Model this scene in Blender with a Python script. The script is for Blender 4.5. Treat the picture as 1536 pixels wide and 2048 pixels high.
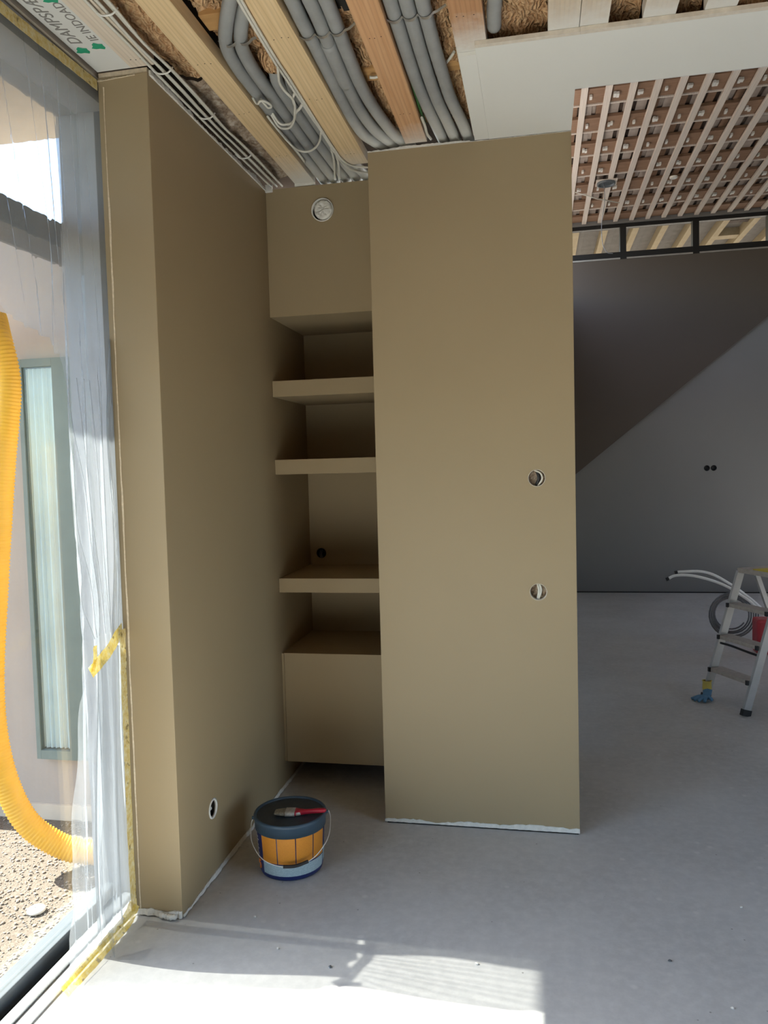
import bpy, bmesh, math, random
from mathutils import Vector, Matrix, noise
for o in list(bpy.data.objects): bpy.data.objects.remove(o, do_unlink=True)
S = bpy.context.scene
C = S.collection
PI = math.pi

# ------------------------------------------------------------------ camera
cam = bpy.data.cameras.new('camera')
cam.sensor_fit = 'HORIZONTAL'; cam.sensor_width = 36.0
cam.lens = 36.0 * 1560.97 / 1536.0
cam.clip_start = 0.05; cam.clip_end = 300
camo = bpy.data.objects.new('camera', cam); C.objects.link(camo)
_r = Vector((0.98051646, 0.19466582, -0.02631888)); _u = Vector((0.01488235, 0.05998065, 0.99808859)); _f = Vector((-0.19587236, 0.97903398, -0.05591493))
camo.matrix_world = Matrix(((_r.x, _u.x, -_f.x, 0), (_r.y, _u.y, -_f.y, 0), (_r.z, _u.z, -_f.z, 1.45), (0, 0, 0, 1)))
S.camera = camo
# ------------------------------------------------------------------ sky, sun, exposure
SUN_DIR = Vector((1.0, -0.03, -1.196)).normalized()
w = bpy.data.worlds.new('world'); S.world = w; w.use_nodes = True
nt = w.node_tree; nt.nodes.clear()
sky = nt.nodes.new('ShaderNodeTexSky'); sky.sky_type = 'NISHITA'; sky.sun_disc = False
sky.sun_elevation = math.atan(1.196); sky.sun_rotation = -PI/2; sky.air_density = 1.0; sky.dust_density = 1.2
bg = nt.nodes.new('ShaderNodeBackground'); bg.inputs[1].default_value = 0.32
wo = nt.nodes.new('ShaderNodeOutputWorld')
nt.links.new(sky.outputs[0], bg.inputs[0]); nt.links.new(bg.outputs[0], wo.inputs[0])
sun = bpy.data.lights.new('sun', 'SUN'); sun.energy = 13.0; sun.angle = math.radians(0.55); sun.color = (1.0, 0.95, 0.86)
suno = bpy.data.objects.new('sun', sun); C.objects.link(suno); suno.location = (-6, 2, 8)
suno.rotation_euler = SUN_DIR.to_track_quat('-Z', 'Y').to_euler()
vs = S.view_settings
S.display_settings.display_device = 'sRGB'
vs.view_transform = 'Standard'; vs.look = 'None'; vs.exposure = 1.62; vs.gamma = 1.0; vs.use_curve_mapping = False
S.cycles.diffuse_bounces = 5; S.cycles.caustics_refractive = False; S.cycles.caustics_reflective = False; S.cycles.max_bounces = 14; S.cycles.transparent_max_bounces = 16

# ------------------------------------------------------------------ materials
M = {}
def new_mat(name):
    m = bpy.data.materials.new(name); m.use_nodes = True
    n = m.node_tree; n.nodes.clear(); M[name] = m
    out = n.nodes.new('ShaderNodeOutputMaterial'); return m, n, out
def N(n, t, **kw):
    x = n.nodes.new(t)
    for k, v in kw.items(): setattr(x, k, v)
    return x
def coords(n, scale=(1, 1, 1), world=False):
    if world: src = N(n, 'ShaderNodeNewGeometry').outputs['Position']
    else: src = N(n, 'ShaderNodeTexCoord').outputs['Object']
    mp = N(n, 'ShaderNodeMapping'); mp.inputs['Scale'].default_value = scale
    n.links.new(src, mp.inputs[0]); return mp.outputs[0]
def tex(n, vec, scale=5, detail=4, rough=0.55):
    t = N(n, 'ShaderNodeTexNoise'); t.inputs['Scale'].default_value = scale; t.inputs['Detail'].default_value = detail
    t.inputs['Roughness'].default_value = rough; n.links.new(vec, t.inputs['Vector']); return t.outputs['Fac']
def ramp(n, fac, stops):
    r = N(n, 'ShaderNodeValToRGB'); cr = r.color_ramp
    while len(cr.elements) > 1: cr.elements.remove(cr.elements[-1])
    cr.elements[0].position = stops[0][0]; cr.elements[0].color = (*stops[0][1], 1)
    for p, c in stops[1:]:
        e = cr.elements.new(p); e.color = (*c, 1)
    n.links.new(fac, r.inputs[0]); return r.outputs[0]
def mixc(n, fac, a, b):
    m = N(n, 'ShaderNodeMix', data_type='RGBA')
    if isinstance(fac, float): m.inputs[0].default_value = fac
    else: n.links.new(fac, m.inputs[0])
    for s, v in ((6, a), (7, b)):
        if isinstance(v, tuple): m.inputs[s].default_value = (*v, 1)
        else: n.links.new(v, m.inputs[s])
    return m.outputs[2]
def bump(n, h, strength=0.2, dist=0.01):
    b = N(n, 'ShaderNodeBump'); b.inputs['Strength'].default_value = strength; b.inputs['Distance'].default_value = dist
    n.links.new(h, b.inputs['Height']); return b.outputs[0]
def pbr(n, out, col, rough=0.6, metal=0.0, nrm=None, spec=0.5):
    p = N(n, 'ShaderNodeBsdfPrincipled')
    if isinstance(col, tuple): p.inputs['Base Color'].default_value = (*col, 1)
    else: n.links.new(col, p.inputs['Base Color'])
    if isinstance(rough, float): p.inputs['Roughness'].default_value = rough
    else: n.links.new(rough, p.inputs['Roughness'])
    p.inputs['Metallic'].default_value = metal; p.inputs['Specular IOR Level'].default_value = spec
    if nrm is not None: n.links.new(nrm, p.inputs['Normal'])
    n.links.new(p.outputs[0], out.inputs[0]); return p
def plain(name, col, rough=0.6, metal=0.0, var=0.08, scale=12, bmp=0.0, spec=0.4):
    m, n, o = new_mat(name)
    v = coords(n); f = tex(n, v, scale, 4)
    c = ramp(n, f, [(0.25, tuple(x*(1-var) for x in col)), (0.75, tuple(min(1, x*(1+var)) for x in col))])
    pbr(n, o, c, rough, metal, bump(n, tex(n, v, scale*8, 2), bmp, 0.004) if bmp else None, spec)
    return m
# wall paint
def paint(name, col):
    m, n, o = new_mat(name); v = coords(n, world=True)
    f = tex(n, v, 1.3, 3); c = ramp(n, f, [(0.3, tuple(x*0.97 for x in col)), (0.7, tuple(x*1.03 for x in col))])
    pbr(n, o, c, 0.55, 0, bump(n, tex(n, v, 260, 2), 0.06, 0.002), 0.28)
paint('brown_paint', (0.325, 0.252, 0.152))
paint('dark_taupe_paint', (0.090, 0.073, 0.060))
paint('white_paint', (0.60, 0.60, 0.585)); paint('raw_board', (0.20, 0.165, 0.13))
paint('grey_white_paint', (0.195, 0.19, 0.185))
# screed floor
m, n, o = new_mat('screed'); v = coords(n, world=True)
f1 = tex(n, v, 1.6, 5, 0.6); f2 = tex(n, v, 28, 5, 0.65); f3 = tex(n, v, 7, 3)
c = ramp(n, f1, [(0.28, (0.42, 0.42, 0.415)), (0.72, (0.535, 0.535, 0.53))])
c = mixc(n, ramp(n, f2, [(0.40, (0.0,)*3), (0.75, (0.6,)*3)]), c, (0.62, 0.615, 0.60))
vor = N(n, 'ShaderNodeTexVoronoi'); vor.inputs['Scale'].default_value = 9; n.links.new(v, vor.inputs['Vector'])
sp = ramp(n, vor.outputs['Distance'], [(0.05, (0.8,)*3), (0.12, (0,)*3)])
c = mixc(n, sp, c, (0.60, 0.59, 0.57))
vo2 = N(n, 'ShaderNodeTexVoronoi'); vo2.inputs['Scale'].default_value = 13; n.links.new(coords(n, (1, 1, 1), True), vo2.inputs['Vector'])
vo2.inputs['Randomness'].default_value = 1.0
sp2 = ramp(n, vo2.outputs['Distance'], [(0.02, (0.8,)*3), (0.05, (0,)*3)])
c = mixc(n, sp2, c, (0.16, 0.15, 0.14))
pbr(n, o, c, ramp(n, f3, [(0.3, (0.42,)*3), (0.7, (0.6,)*3)]), 0, bump(n, f2, 0.10, 0.004), 0.4)
# wood
def wood(name, a, b, axis='y', spray=None):
    m, n, o = new_mat(name); sc = {'y': (26, 1.1, 26), 'x': (1.1, 26, 26), 'z': (26, 26, 1.1)}[axis]
    v = coords(n, sc); f = tex(n, v, 2.6, 6, 0.6)
    wv = N(n, 'ShaderNodeTexWave'); wv.inputs['Scale'].default_value = 0.9; wv.inputs['Distortion'].default_value = 7; wv.inputs['Detail'].default_value = 3
    n.links.new(v, wv.inputs['Vector'])
    c = ramp(n, f, [(0.25, a), (0.75, b)])
    c = mixc(n, ramp(n, wv.outputs['Fac'], [(0.0, (0.28,)*3), (0.5, (0.0,)*3)]), c, tuple(x*0.62 for x in a))
    kn = N(n, 'ShaderNodeTexVoronoi'); kn.inputs['Scale'].default_value = 2.3; n.links.new(coords(n, (2.2, 1.2, 2.2)), kn.inputs['Vector'])
    c = mixc(n, ramp(n, kn.outputs['Distance'], [(0.05, (0.8,)*3), (0.11, (0,)*3)]), c, tuple(x*0.45 for x in a))
    if spray:
        sx = N(n, 'ShaderNodeSeparateXYZ'); n.links.new(N(n, 'ShaderNodeNewGeometry').outputs['Position'], sx.inputs[0])
        nz = tex(n, coords(n, world=True), 9, 5, 0.7)
        ad = N(n, 'ShaderNodeMath', operation='MULTIPLY_ADD'); ad.inputs[1].default_value = 0.22; n.links.new(nz, ad.inputs[0]); n.links.new(sx.outputs[1], ad.inputs[2])
        mr = N(n, 'ShaderNodeMapRange'); mr.inputs[1].default_value = spray[0]; mr.inputs[2].default_value = spray[1]; n.links.new(ad.outputs[0], mr.inputs[0])
        c = mixc(n, mr.outputs[0], c, (0.68, 0.66, 0.61))
    pbr(n, o, c, 0.65, 0, bump(n, f, 0.15, 0.003), 0.3)
PINE = ((0.60, 0.43, 0.23), (0.74, 0.57, 0.35))
wood('pine', *PINE, spray=(3.15, 3.42)); wood('pine_orange', (0.50, 0.27, 0.13), (0.62, 0.38, 0.21), spray=(2.98, 3.25))
wood('pine_plain', *PINE); wood('pine_pale', (0.60, 0.50, 0.39), (0.68, 0.60, 0.50))
wood('pine_sprayed', (0.40, 0.20, 0.10), (0.50, 0.29, 0.15), spray=(2.36, 2.54)); wood('pine_sprayed_near', (0.48, 0.33, 0.18), (0.60, 0.46, 0.28), spray=(2.28, 2.48))
wood('cross_pine', (0.44, 0.24, 0.09), (0.58, 0.35, 0.15), 'x')
wood('batten_wood', (0.60, 0.53, 0.47), (0.72, 0.65, 0.58)); wood('joist_brown', (0.22, 0.125, 0.075), (0.30, 0.185, 0.12), 'x')
wood('rafter_wood', (0.42, 0.34, 0.21), (0.52, 0.43, 0.29)); wood('dark_board', (0.06, 0.042, 0.032), (0.10, 0.07, 0.055))
# mineral wool
m, n, o = new_mat('mineral_wool'); v = coords(n, (1, 1, 1), True)
f = tex(n, v, 38, 8, 0.75); f2 = tex(n, v, 9, 3)
wv = N(n, 'ShaderNodeTexWave'); wv.inputs['Scale'].default_value = 22; wv.inputs['Distortion'].default_value = 14; wv.inputs['Detail'].default_value = 4; n.links.new(v, wv.inputs['Vector'])
c = ramp(n, f, [(0.25, (0.17, 0.08, 0.035)), (0.48, (0.46, 0.26, 0.13)), (0.75, (0.74, 0.54, 0.32))])
c = mixc(n, ramp(n, wv.outputs['Fac'], [(0.3, (0.0,)*3), (0.9, (0.5,)*3)]), c, (0.70, 0.48, 0.28))
pbr(n, o, c, 0.95, 0, bump(n, wv.outputs['Fac'], 0.7, 0.012), 0.05)
m, n, o = new_mat('mineral_wool_dusty'); v = coords(n, (1, 1, 1), True)
f = tex(n, v, 42, 8, 0.75)
c = ramp(n, f, [(0.3, (0.14, 0.09, 0.06)), (0.5, (0.40, 0.31, 0.23)), (0.7, (0.66, 0.60, 0.52))])
pbr(n, o, c, 0.95, 0, bump(n, f, 0.8, 0.012), 0.05)
# conduit / hose with spray-dusted ends
m, n, o = new_mat('grey_conduit'); v = coords(n, (1, 1, 1), True)
f = tex(n, v, 14, 4); c = ramp(n, f, [(0.3, (0.26, 0.268, 0.262)), (0.7, (0.31, 0.318, 0.312))])
sx = N(n, 'ShaderNodeSeparateXYZ'); n.links.new(N(n, 'ShaderNodeNewGeometry').outputs['Position'], sx.inputs[0])
# end dust follows the wall line: Y grows past 2.85 (front wall) or 3.1 (niche)
st = N(n, 'ShaderNodeMath', operation='LESS_THAN'); st.inputs[1].default_value = -0.69; n.links.new(sx.outputs[0], st.inputs[0])
yy = N(n, 'ShaderNodeMath', operation='MULTIPLY_ADD'); yy.inputs[1].default_value = -0.29; n.links.new(st.outputs[0], yy.inputs[0]); n.links.new(sx.outputs[1], yy.inputs[2])
yz = N(n, 'ShaderNodeMath', operation='MULTIPLY_ADD'); yz.inputs[1].default_value = 0.12; n.links.new(tex(n, v, 10, 4), yz.inputs[0]); n.links.new(yy.outputs[0], yz.inputs[2])
mr = N(n, 'ShaderNodeMapRange'); mr.inputs[1].default_value = 2.80; mr.inputs[2].default_value = 3.15; n.links.new(yz.outputs[0], mr.inputs[0])
c = mixc(n, mr.outputs[0], c, (0.62, 0.62, 0.58))
pbr(n, o, c, 0.5, 0, None, 0.35)
plain('white_cable', (0.60, 0.585, 0.52), 0.45); plain('black_plastic', (0.018, 0.018, 0.02), 0.45)
plain('white_plastic', (0.70, 0.69, 0.65), 0.4); plain('zinc', (0.55, 0.55, 0.54), 0.35, 0.85)
plain('plaster', (0.72, 0.70, 0.65), 0.85, var=0.12, scale=60, bmp=0.6); plain('dark_gap', (0.02, 0.018, 0.016), 0.9)
plain('caulk', (0.62, 0.52, 0.38), 0.6, var=0.2, scale=90)
plain('board_edge', (0.62, 0.56, 0.47), 0.8, var=0.12, scale=50)
plain('soffit_white', (0.70, 0.70, 0.655), 0.75, var=0.02, scale=2)
plain('anthracite', (0.028, 0.031, 0.036), 0.4, 0.0, spec=0.5); plain('jamb_grey', (0.30, 0.30, 0.31), 0.5); plain('frame_grey', (0.10, 0.115, 0.13), 0.35, 0.2); plain('alu_grey', (0.32, 0.34, 0.36), 0.35, 0.6)
plain('sill_white', (0.66, 0.66, 0.66), 0.45); plain('black_frame', (0.012, 0.012, 0.013), 0.4)
plain('outside_render', (0.34, 0.30, 0.265), 0.9, var=0.05, scale=3, bmp=0.4); plain('soffit_beige', (0.48, 0.42, 0.34), 0.8)
plain('dark_fascia', (0.045, 0.04, 0.036), 0.6); plain('door_green', (0.13, 0.17, 0.16), 0.5); plain('curtain', (0.74, 0.80, 0.84), 0.9, var=0.15, scale=3)
plain('alu', (0.45, 0.46, 0.47), 0.4, 0.6); plain('step_grey', (0.40, 0.37, 0.34), 0.7, var=0.15, scale=40)
plain('glove_yellow', (0.62, 0.50, 0.13), 0.85); plain('glove_blue', (0.10, 0.22, 0.36), 0.8); plain('red_plastic', (0.40, 0.03, 0.045), 0.35)
plain('pail_blue', (0.012, 0.022, 0.11), 0.35); plain('pail_lid', (0.035, 0.062, 0.092), 0.38); plain('lid_top', (0.022, 0.03, 0.04), 0.4, var=0.4, scale=25)
plain('wire_steel', (0.62, 0.62, 0.60), 0.35, 0.6); plain('bristle', (0.20, 0.17, 0.12), 0.9, var=0.5, scale=220); plain('ferrule', (0.42, 0.38, 0.33), 0.55, 0.4, var=0.35, scale=80)
plain('brush_red', (0.36, 0.012, 0.03), 0.35); plain('print_white', (0.75, 0.78, 0.80), 0.5); plain('print_orange', (0.75, 0.22, 0.05), 0.5)
plain('membrane_grey', (0.19, 0.18, 0.168), 0.7, var=0.18, scale=9, bmp=0.5); plain('membrane_hall', (0.36, 0.30, 0.26), 0.8, var=0.25, scale=6); plain('membrane_light', (0.60, 0.60, 0.57), 0.55, var=0.05, scale=5)
plain('print_grey', (0.20, 0.19, 0.175), 0.7); plain('print_green', (0.02, 0.28, 0.15), 0.6); plain('green_cable', (0.03, 0.12, 0.03), 0.5)
plain('hose_yellow', (0.80, 0.44, 0.035), 0.5, var=0.06, spec=0.3); plain('pipe_white', (0.78, 0.78, 0.77), 0.4); plain('pipe_grey', (0.16, 0.16, 0.17), 0.5)
plain('tool_yellow', (0.55, 0.45, 0.05), 0.5); plain('backing_dark', (0.10, 0.07, 0.05), 0.9)
# printed label panels (flat print: fine text rows)
def printed(name, base, ink, rows, head=None):
    m, n, o = new_mat(name)
    tc = N(n, 'ShaderNodeUVMap'); sp = N(n, 'ShaderNodeSeparateXYZ'); n.links.new(tc.outputs[0], sp.inputs[0])
    mp = N(n, 'ShaderNodeMapping'); mp.inputs['Scale'].default_value = (38, rows, 1); n.links.new(tc.outputs[0], mp.inputs[0])
    br = N(n, 'ShaderNodeTexNoise'); br.inputs['Scale'].default_value = 1.0; br.inputs['Detail'].default_value = 1; n.links.new(mp.outputs[0], br.inputs[0])
    ln = N(n, 'ShaderNodeMath', operation='MULTIPLY'); ln.inputs[1].default_value = rows*2*PI; n.links.new(sp.outputs[1], ln.inputs[0])
    sn = N(n, 'ShaderNodeMath', operation='SINE'); n.links.new(ln.outputs[0], sn.inputs[0])
    gt = N(n, 'ShaderNodeMath', operation='GREATER_THAN'); gt.inputs[1].default_value = 0.2; n.links.new(sn.outputs[0], gt.inputs[0])
    g2 = N(n, 'ShaderNodeMath', operation='GREATER_THAN'); g2.inputs[1].default_value = 0.44; n.links.new(br.outputs['Fac'], g2.inputs[0])
    mu = N(n, 'ShaderNodeMath', operation='MULTIPLY'); n.links.new(gt.outputs[0], mu.inputs[0]); n.links.new(g2.outputs[0], mu.inputs[1])
    m2 = N(n, 'ShaderNodeMath', operation='MULTIPLY'); m2.inputs[1].default_value = 0.45; n.links.new(mu.outputs[0], m2.inputs[0])
    pbr(n, o, mixc(n, m2.outputs[0], base, ink), 0.45)
printed('label_orange', (0.60, 0.235, 0.022), (0.38, 0.12, 0.012), 17); printed('label_pale', (0.36, 0.47, 0.52), (0.13, 0.19, 0.24), 9)
# tape: yellow with dark print dashes
def tape_mat(name, stops, clear):
    m, n, o = new_mat(name); v = coords(n, (1, 1, 1), True); f = tex(n, v, 55, 4, 0.7)
    c = ramp(n, f, stops)
    f2 = tex(n, coords(n, (40, 25, 25), True), 1.4, 2); c = mixc(n, ramp(n, f2, [(0.62, (0,)*3), (0.68, (0.75,)*3)]), c, (0.22, 0.16, 0.06))
    p = pbr(n, o, c, 0.45, 0, bump(n, f, 0.5, 0.004))
    tr = N(n, 'ShaderNodeBsdfTranslucent'); n.links.new(c, tr.inputs[0]); mx = N(n, 'ShaderNodeMixShader'); mx.inputs[0].default_value = 0.5
    n.links.new(p.outputs[0], mx.inputs[1]); n.links.new(tr.outputs[0], mx.inputs[2]); tt = N(n, 'ShaderNodeBsdfTransparent'); mt_ = N(n, 'ShaderNodeMixShader'); mt_.inputs[0].default_value = clear; n.links.new(mx.outputs[0], mt_.inputs[1]); n.links.new(tt.outputs[0], mt_.inputs[2])
    n.links.new(mt_.outputs[0], o.inputs[0])
tape_mat('yellow_tape', [(0.35, (0.74, 0.56, 0.20)), (0.5, (0.86, 0.73, 0.36)), (0.68, (0.92, 0.88, 0.68))], 0.22); tape_mat('bright_tape', [(0.35, (0.80, 0.58, 0.06)), (0.5, (0.88, 0.70, 0.14)), (0.7, (0.93, 0.84, 0.45))], 0.40)
# plastic film
def film_mat(name, clear, soft, creases=0.3):
    m, n, o = new_mat(name); v = coords(n, (1, 9, 1.0), True); f = tex(n, v, 7, 5, 0.6)
    nb = bump(n, f, creases, 0.02)
    t = N(n, 'ShaderNodeBsdfTransparent'); t.inputs[0].default_value = (0.94, 0.95, 0.96, 1)
    tl = N(n, 'ShaderNodeBsdfTranslucent'); tl.inputs[0].default_value = (0.38, 0.41, 0.44, 1); n.links.new(nb, tl.inputs['Normal'])
    d = N(n, 'ShaderNodeBsdfDiffuse'); d.inputs[0].default_value = (0.34, 0.37, 0.40, 1); n.links.new(nb, d.inputs['Normal'])
    g = N(n, 'ShaderNodeBsdfGlossy'); g.inputs[0].default_value = (0.9, 0.92, 0.95, 1); g.inputs['Roughness'].default_value = 0.22; n.links.new(nb, g.inputs['Normal'])
    a = N(n, 'ShaderNodeMixShader'); a.inputs[0].default_value = 0.38; n.links.new(tl.outputs[0], a.inputs[1]); n.links.new(d.outputs[0], a.inputs[2])
    b = N(n, 'ShaderNodeMixShader'); b.inputs[0].default_value = 0.12; n.links.new(a.outputs[0], b.inputs[1]); n.links.new(g.outputs[0], b.inputs[2])
    rf = N(n, 'ShaderNodeBsdfRefraction'); rf.inputs[0].default_value = (0.93, 0.95, 0.97, 1); rf.inputs['Roughness'].default_value = 0.09; rf.inputs['IOR'].default_value = 1.012
    h = N(n, 'ShaderNodeMixShader'); h.inputs[0].default_value = soft/(1-clear); n.links.new(b.outputs[0], h.inputs[1]); n.links.new(rf.outputs[0], h.inputs[2])
    e = N(n, 'ShaderNodeMixShader'); e.inputs[0].default_value = clear; n.links.new(h.outputs[0], e.inputs[1]); n.links.new(t.outputs[0], e.inputs[2])
    n.links.new(e.outputs[0], o.inputs[0])
film_mat('film', 0.16, 0.57); film_mat('film_double', 0.11, 0.29, 0.5); film_mat('film_glint', 0.05, 0.05, 0.2)  # last mix is whiter, for imitated crease highlights
# glass
def glass(name, tint, ior=1.45):
    m, n, o = new_mat(name); lw = N(n, 'ShaderNodeLayerWeight'); lw.inputs[0].default_value = 0.5
    pw = N(n, 'ShaderNodeMath', operation='POWER'); pw.inputs[1].default_value = 5; n.links.new(lw.outputs['Facing'], pw.inputs[0])
    r0 = ((ior-1)/(ior+1))**2; fr = N(n, 'ShaderNodeMath', operation='MULTIPLY_ADD'); fr.inputs[1].default_value = 1-r0; fr.inputs[2].default_value = r0; n.links.new(pw.outputs[0], fr.inputs[0])
    t = N(n, 'ShaderNodeBsdfTransparent'); t.inputs[0].default_value = (*tint, 1)
    g = N(n, 'ShaderNodeBsdfGlossy'); g.inputs['Roughness'].default_value = 0.0
    mx = N(n, 'ShaderNodeMixShader'); n.links.new(fr.outputs[0], mx.inputs[0]); n.links.new(t.outputs[0], mx.inputs[1]); n.links.new(g.outputs[0], mx.inputs[2])
    n.links.new(mx.outputs[0], o.inputs[0])
glass('glass', (0.93, 0.95, 0.94)); glass('door_glass', (0.86, 0.91, 0.91), 1.5)
# gravel
m, n, o = new_mat('gravel'); v = coords(n, world=True); f = tex(n, v, 60, 6, 0.7); f2 = tex(n, v, 4, 3)
c = ramp(n, f, [(0.3, (0.10, 0.082, 0.064)), (0.7, (0.20, 0.165, 0.135))]); c = mixc(n, ramp(n, f2, [(0.35, (0,)*3), (0.7, (0.4,)*3)]), c, (0.185, 0.158, 0.135))
pbr(n, o, c, 0.95, 0, bump(n, f, 0.9, 0.02), 0.1)
plain('pebble', (0.18, 0.152, 0.125), 0.9, var=0.35, scale=45)

# ------------------------------------------------------------------ mesh helpers
def bx(bm, x0, x1, y0, y1, z0, z1, bevel=0.0):
    vs_ = [bm.verts.new(p) for p in ((x0, y0, z0), (x1, y0, z0), (x1, y1, z0), (x0, y1, z0), (x0, y0, z1), (x1, y0, z1), (x1, y1, z1), (x0, y1, z1))]
    fs = [bm.faces.new([vs_[i] for i in q]) for q in ((3, 2, 1, 0), (4, 5, 6, 7), (0, 1, 5, 4), (1, 2, 6, 5), (2, 3, 7, 6), (3, 0, 4, 7))]
    if bevel:
        es = {e for f_ in fs for e in f_.edges}
        bmesh.ops.bevel(bm, geom=list(es), offset=bevel, segments=2, affect='EDGES', profile=0.6)
def box(*a, **k):
    bm = bmesh.new(); bx(bm, *a, **k); return bm
def smooth_path(pts, sub=6, closed=False):
    pts = [Vector(p) for p in pts]; out = []; L = len(pts)
    if L < 3 and not closed:
        return [pts[0].lerp(pts[-1], i/sub) for i in range(sub+1)]
    rng = range(L) if closed else range(L-1)
    for i in rng:
        p1, p2 = pts[i], pts[(i+1) % L]
        p0 = pts[(i-1) % L] if (closed or i > 0) else p1*2-p2
        p3 = pts[(i+2) % L] if (closed or i+2 < L) else p2*2-p1
        for k in range(sub):
            t = k/sub
            out.append(0.5*((2*p1)+(p2-p0)*t+(2*p0-5*p1+4*p2-p3)*t*t+(3*p1-p0-3*p2+p3)*t**3))
    if not closed: out.append(pts[-1])
    return out
def tube(bm, pts, r, seg=10, closed=False, cap=True):
    L = len(pts); rings = []; nrm = None
    for i in range(L):
        a = pts[(i-1) % L] if (closed or i > 0) else pts[i]; b = pts[(i+1) % L] if (closed or i < L-1) else pts[i]
        t = (b-a).normalized()
        if nrm is None:
            nrm = t.orthogonal().normalized()
        else:
            nrm = (nrm-t*nrm.dot(t)); nrm = nrm.normalized() if nrm.length > 1e-6 else t.orthogonal().normalized()
        bn = t.cross(nrm); rr = r(i/(L-1 if not closed else L)) if callable(r) else r
        rings.append([bm.verts.new(pts[i]+(nrm*math.cos(2*PI*k/seg)+bn*math.sin(2*PI*k/seg))*rr) for k in range(seg)])
    for i in range(L if closed else L-1):
        A, B = rings[i], rings[(i+1) % L]
        for k in range(seg):
            f_ = bm.faces.new((A[k], A[(k+1) % seg], B[(k+1) % seg], B[k])); f_.smooth = True
    if cap and not closed:
        bm.faces.new(rings[0][::-1]); bm.faces.new(rings[-1])
def lathe(bm, prof, c=(0, 0, 0), seg=40, axis='z', smooth=True):
    rings = []
    for r, h in prof:
        ring = []
        for k in range(seg):
            a = 2*PI*k/seg
            p = {'z': (r*math.cos(a), r*math.sin(a), h), 'y': (r*math.cos(a), h, r*math.sin(a)), 'x': (h, r*math.cos(a), r*math.sin(a))}[axis]
            ring.append(bm.verts.new((c[0]+p[0], c[1]+p[1], c[2]+p[2])))
        rings.append(ring)
    for A, B in zip(rings, rings[1:]):
        for k in range(seg):
            f_ = bm.faces.new((A[k], A[(k+1) % seg], B[(k+1) % seg], B[k])); f_.smooth = smooth
    return rings
def bar(bm, a, b, wd, dp, up=(0, 0, 1)):
    a, b = Vector(a), Vector(b); t = (b-a).normalized(); s = t.cross(Vector(up)).normalized(); q = s.cross(t)
    V = [bm.verts.new(p+s*(i*wd/2)+q*(j*dp/2)) for p in (a, b) for i, j in ((-1, -1), (1, -1), (1, 1), (-1, 1))]
    for q_ in ((3, 2, 1, 0), (4, 5, 6, 7), (0, 1, 5, 4), (1, 2, 6, 5), (2, 3, 7, 6), (3, 0, 4, 7)): bm.faces.new([V[i] for i in q_])
def mesh_obj(name, bm, mat, origin):
    bmesh.ops.recalc_face_normals(bm, faces=bm.faces[:])
    bmesh.ops.translate(bm, verts=bm.verts[:], vec=-Vector(origin))
    me = bpy.data.meshes.new(name); bm.to_mesh(me); bm.free()
    me.materials.append(M[mat]); o_ = bpy.data.objects.new(name, me); C.objects.link(o_); return o_
def base_of(bm):
    xs = [v_.co for v_ in bm.verts]
    return Vector(((min(p.x for p in xs)+max(p.x for p in xs))/2, (min(p.y for p in xs)+max(p.y for p in xs))/2, min(p.z for p in xs)))
def tag(o_, label, cat, group=None):
    o_['label'] = label; o_['category'] = cat
    if group: o_['group'] = group
    return o_
def single(name, bm, mat, label, cat, group=None):
    b = base_of(bm); o_ = mesh_obj(name, bm, mat, b); o_.location = b; return tag(o_, label, cat, group)
def thing(name, label, cat, loc, group=None):
    o_ = bpy.data.objects.new(name, None); C.objects.link(o_); o_.location = loc; o_.empty_display_size = 0.05
    return tag(o_, label, cat, group)
def wloc(o_):
    p = Vector(o_.location)
    if o_.parent: p = p + wloc(o_.parent)
    return p
def part(name, bm, mat, parent, label=None, kind=None):
    b = base_of(bm); o_ = mesh_obj(name, bm, mat, b); o_.parent = parent; o_.location = b-wloc(parent)
    if label: o_['label'] = label
    if kind: o_['kind'] = kind
    return o_
def struct(name, bm, mat, label=None):
    b = base_of(bm); o_ = mesh_obj(name, bm, mat, b); o_.location = b; o_['kind'] = 'structure'
    if label: o_['label'] = label; o_['category'] = name.split('_')[0]
    return o_
def cut(o_, cutters):
    """real round holes in a wall: boolean evaluated into the wall's own mesh"""
    bm = bmesh.new()
    for axis, c, r, depth in cutters:
        R = lathe(bm, [(r, -0.03), (r, depth)], c, 28, axis, False); bm.faces.new(R[0][::-1]); bm.faces.new(R[1])
    bmesh.ops.recalc_face_normals(bm, faces=bm.faces[:])
    me = bpy.data.meshes.new('cutter'); bm.to_mesh(me); bm.free(); co = bpy.data.objects.new('cutter', me); C.objects.link(co)
    md = o_.modifiers.new('b', 'BOOLEAN'); md.operation = 'DIFFERENCE'; md.object = co; md.solver = 'EXACT'
    bpy.context.view_layer.update()
    ev = o_.evaluated_get(bpy.context.evaluated_depsgraph_get()); nm = bpy.data.meshes.new_from_object(ev)
    o_.modifiers.clear(); o_.data = nm
    bpy.data.objects.remove(co, do_unlink=True)
def rnd(a, b): return random.uniform(a, b)
random.seed(7)

# ------------------------------------------------------------------ fitted dimensions (metres)
XW, XA, YA, ZT = -1.331, -1.164, 2.288, 2.686      # window side / partition face / partition front / wall top
YN, YB = 3.349, 3.856                              # niche front / back
XL, XR, YR = -0.641, 0.135, 3.063                  # front wall left, right, face
YF = 8.968; ZJ = 2.70                              # hall end wall, underside of ceiling boards
YE = 3.98

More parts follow.
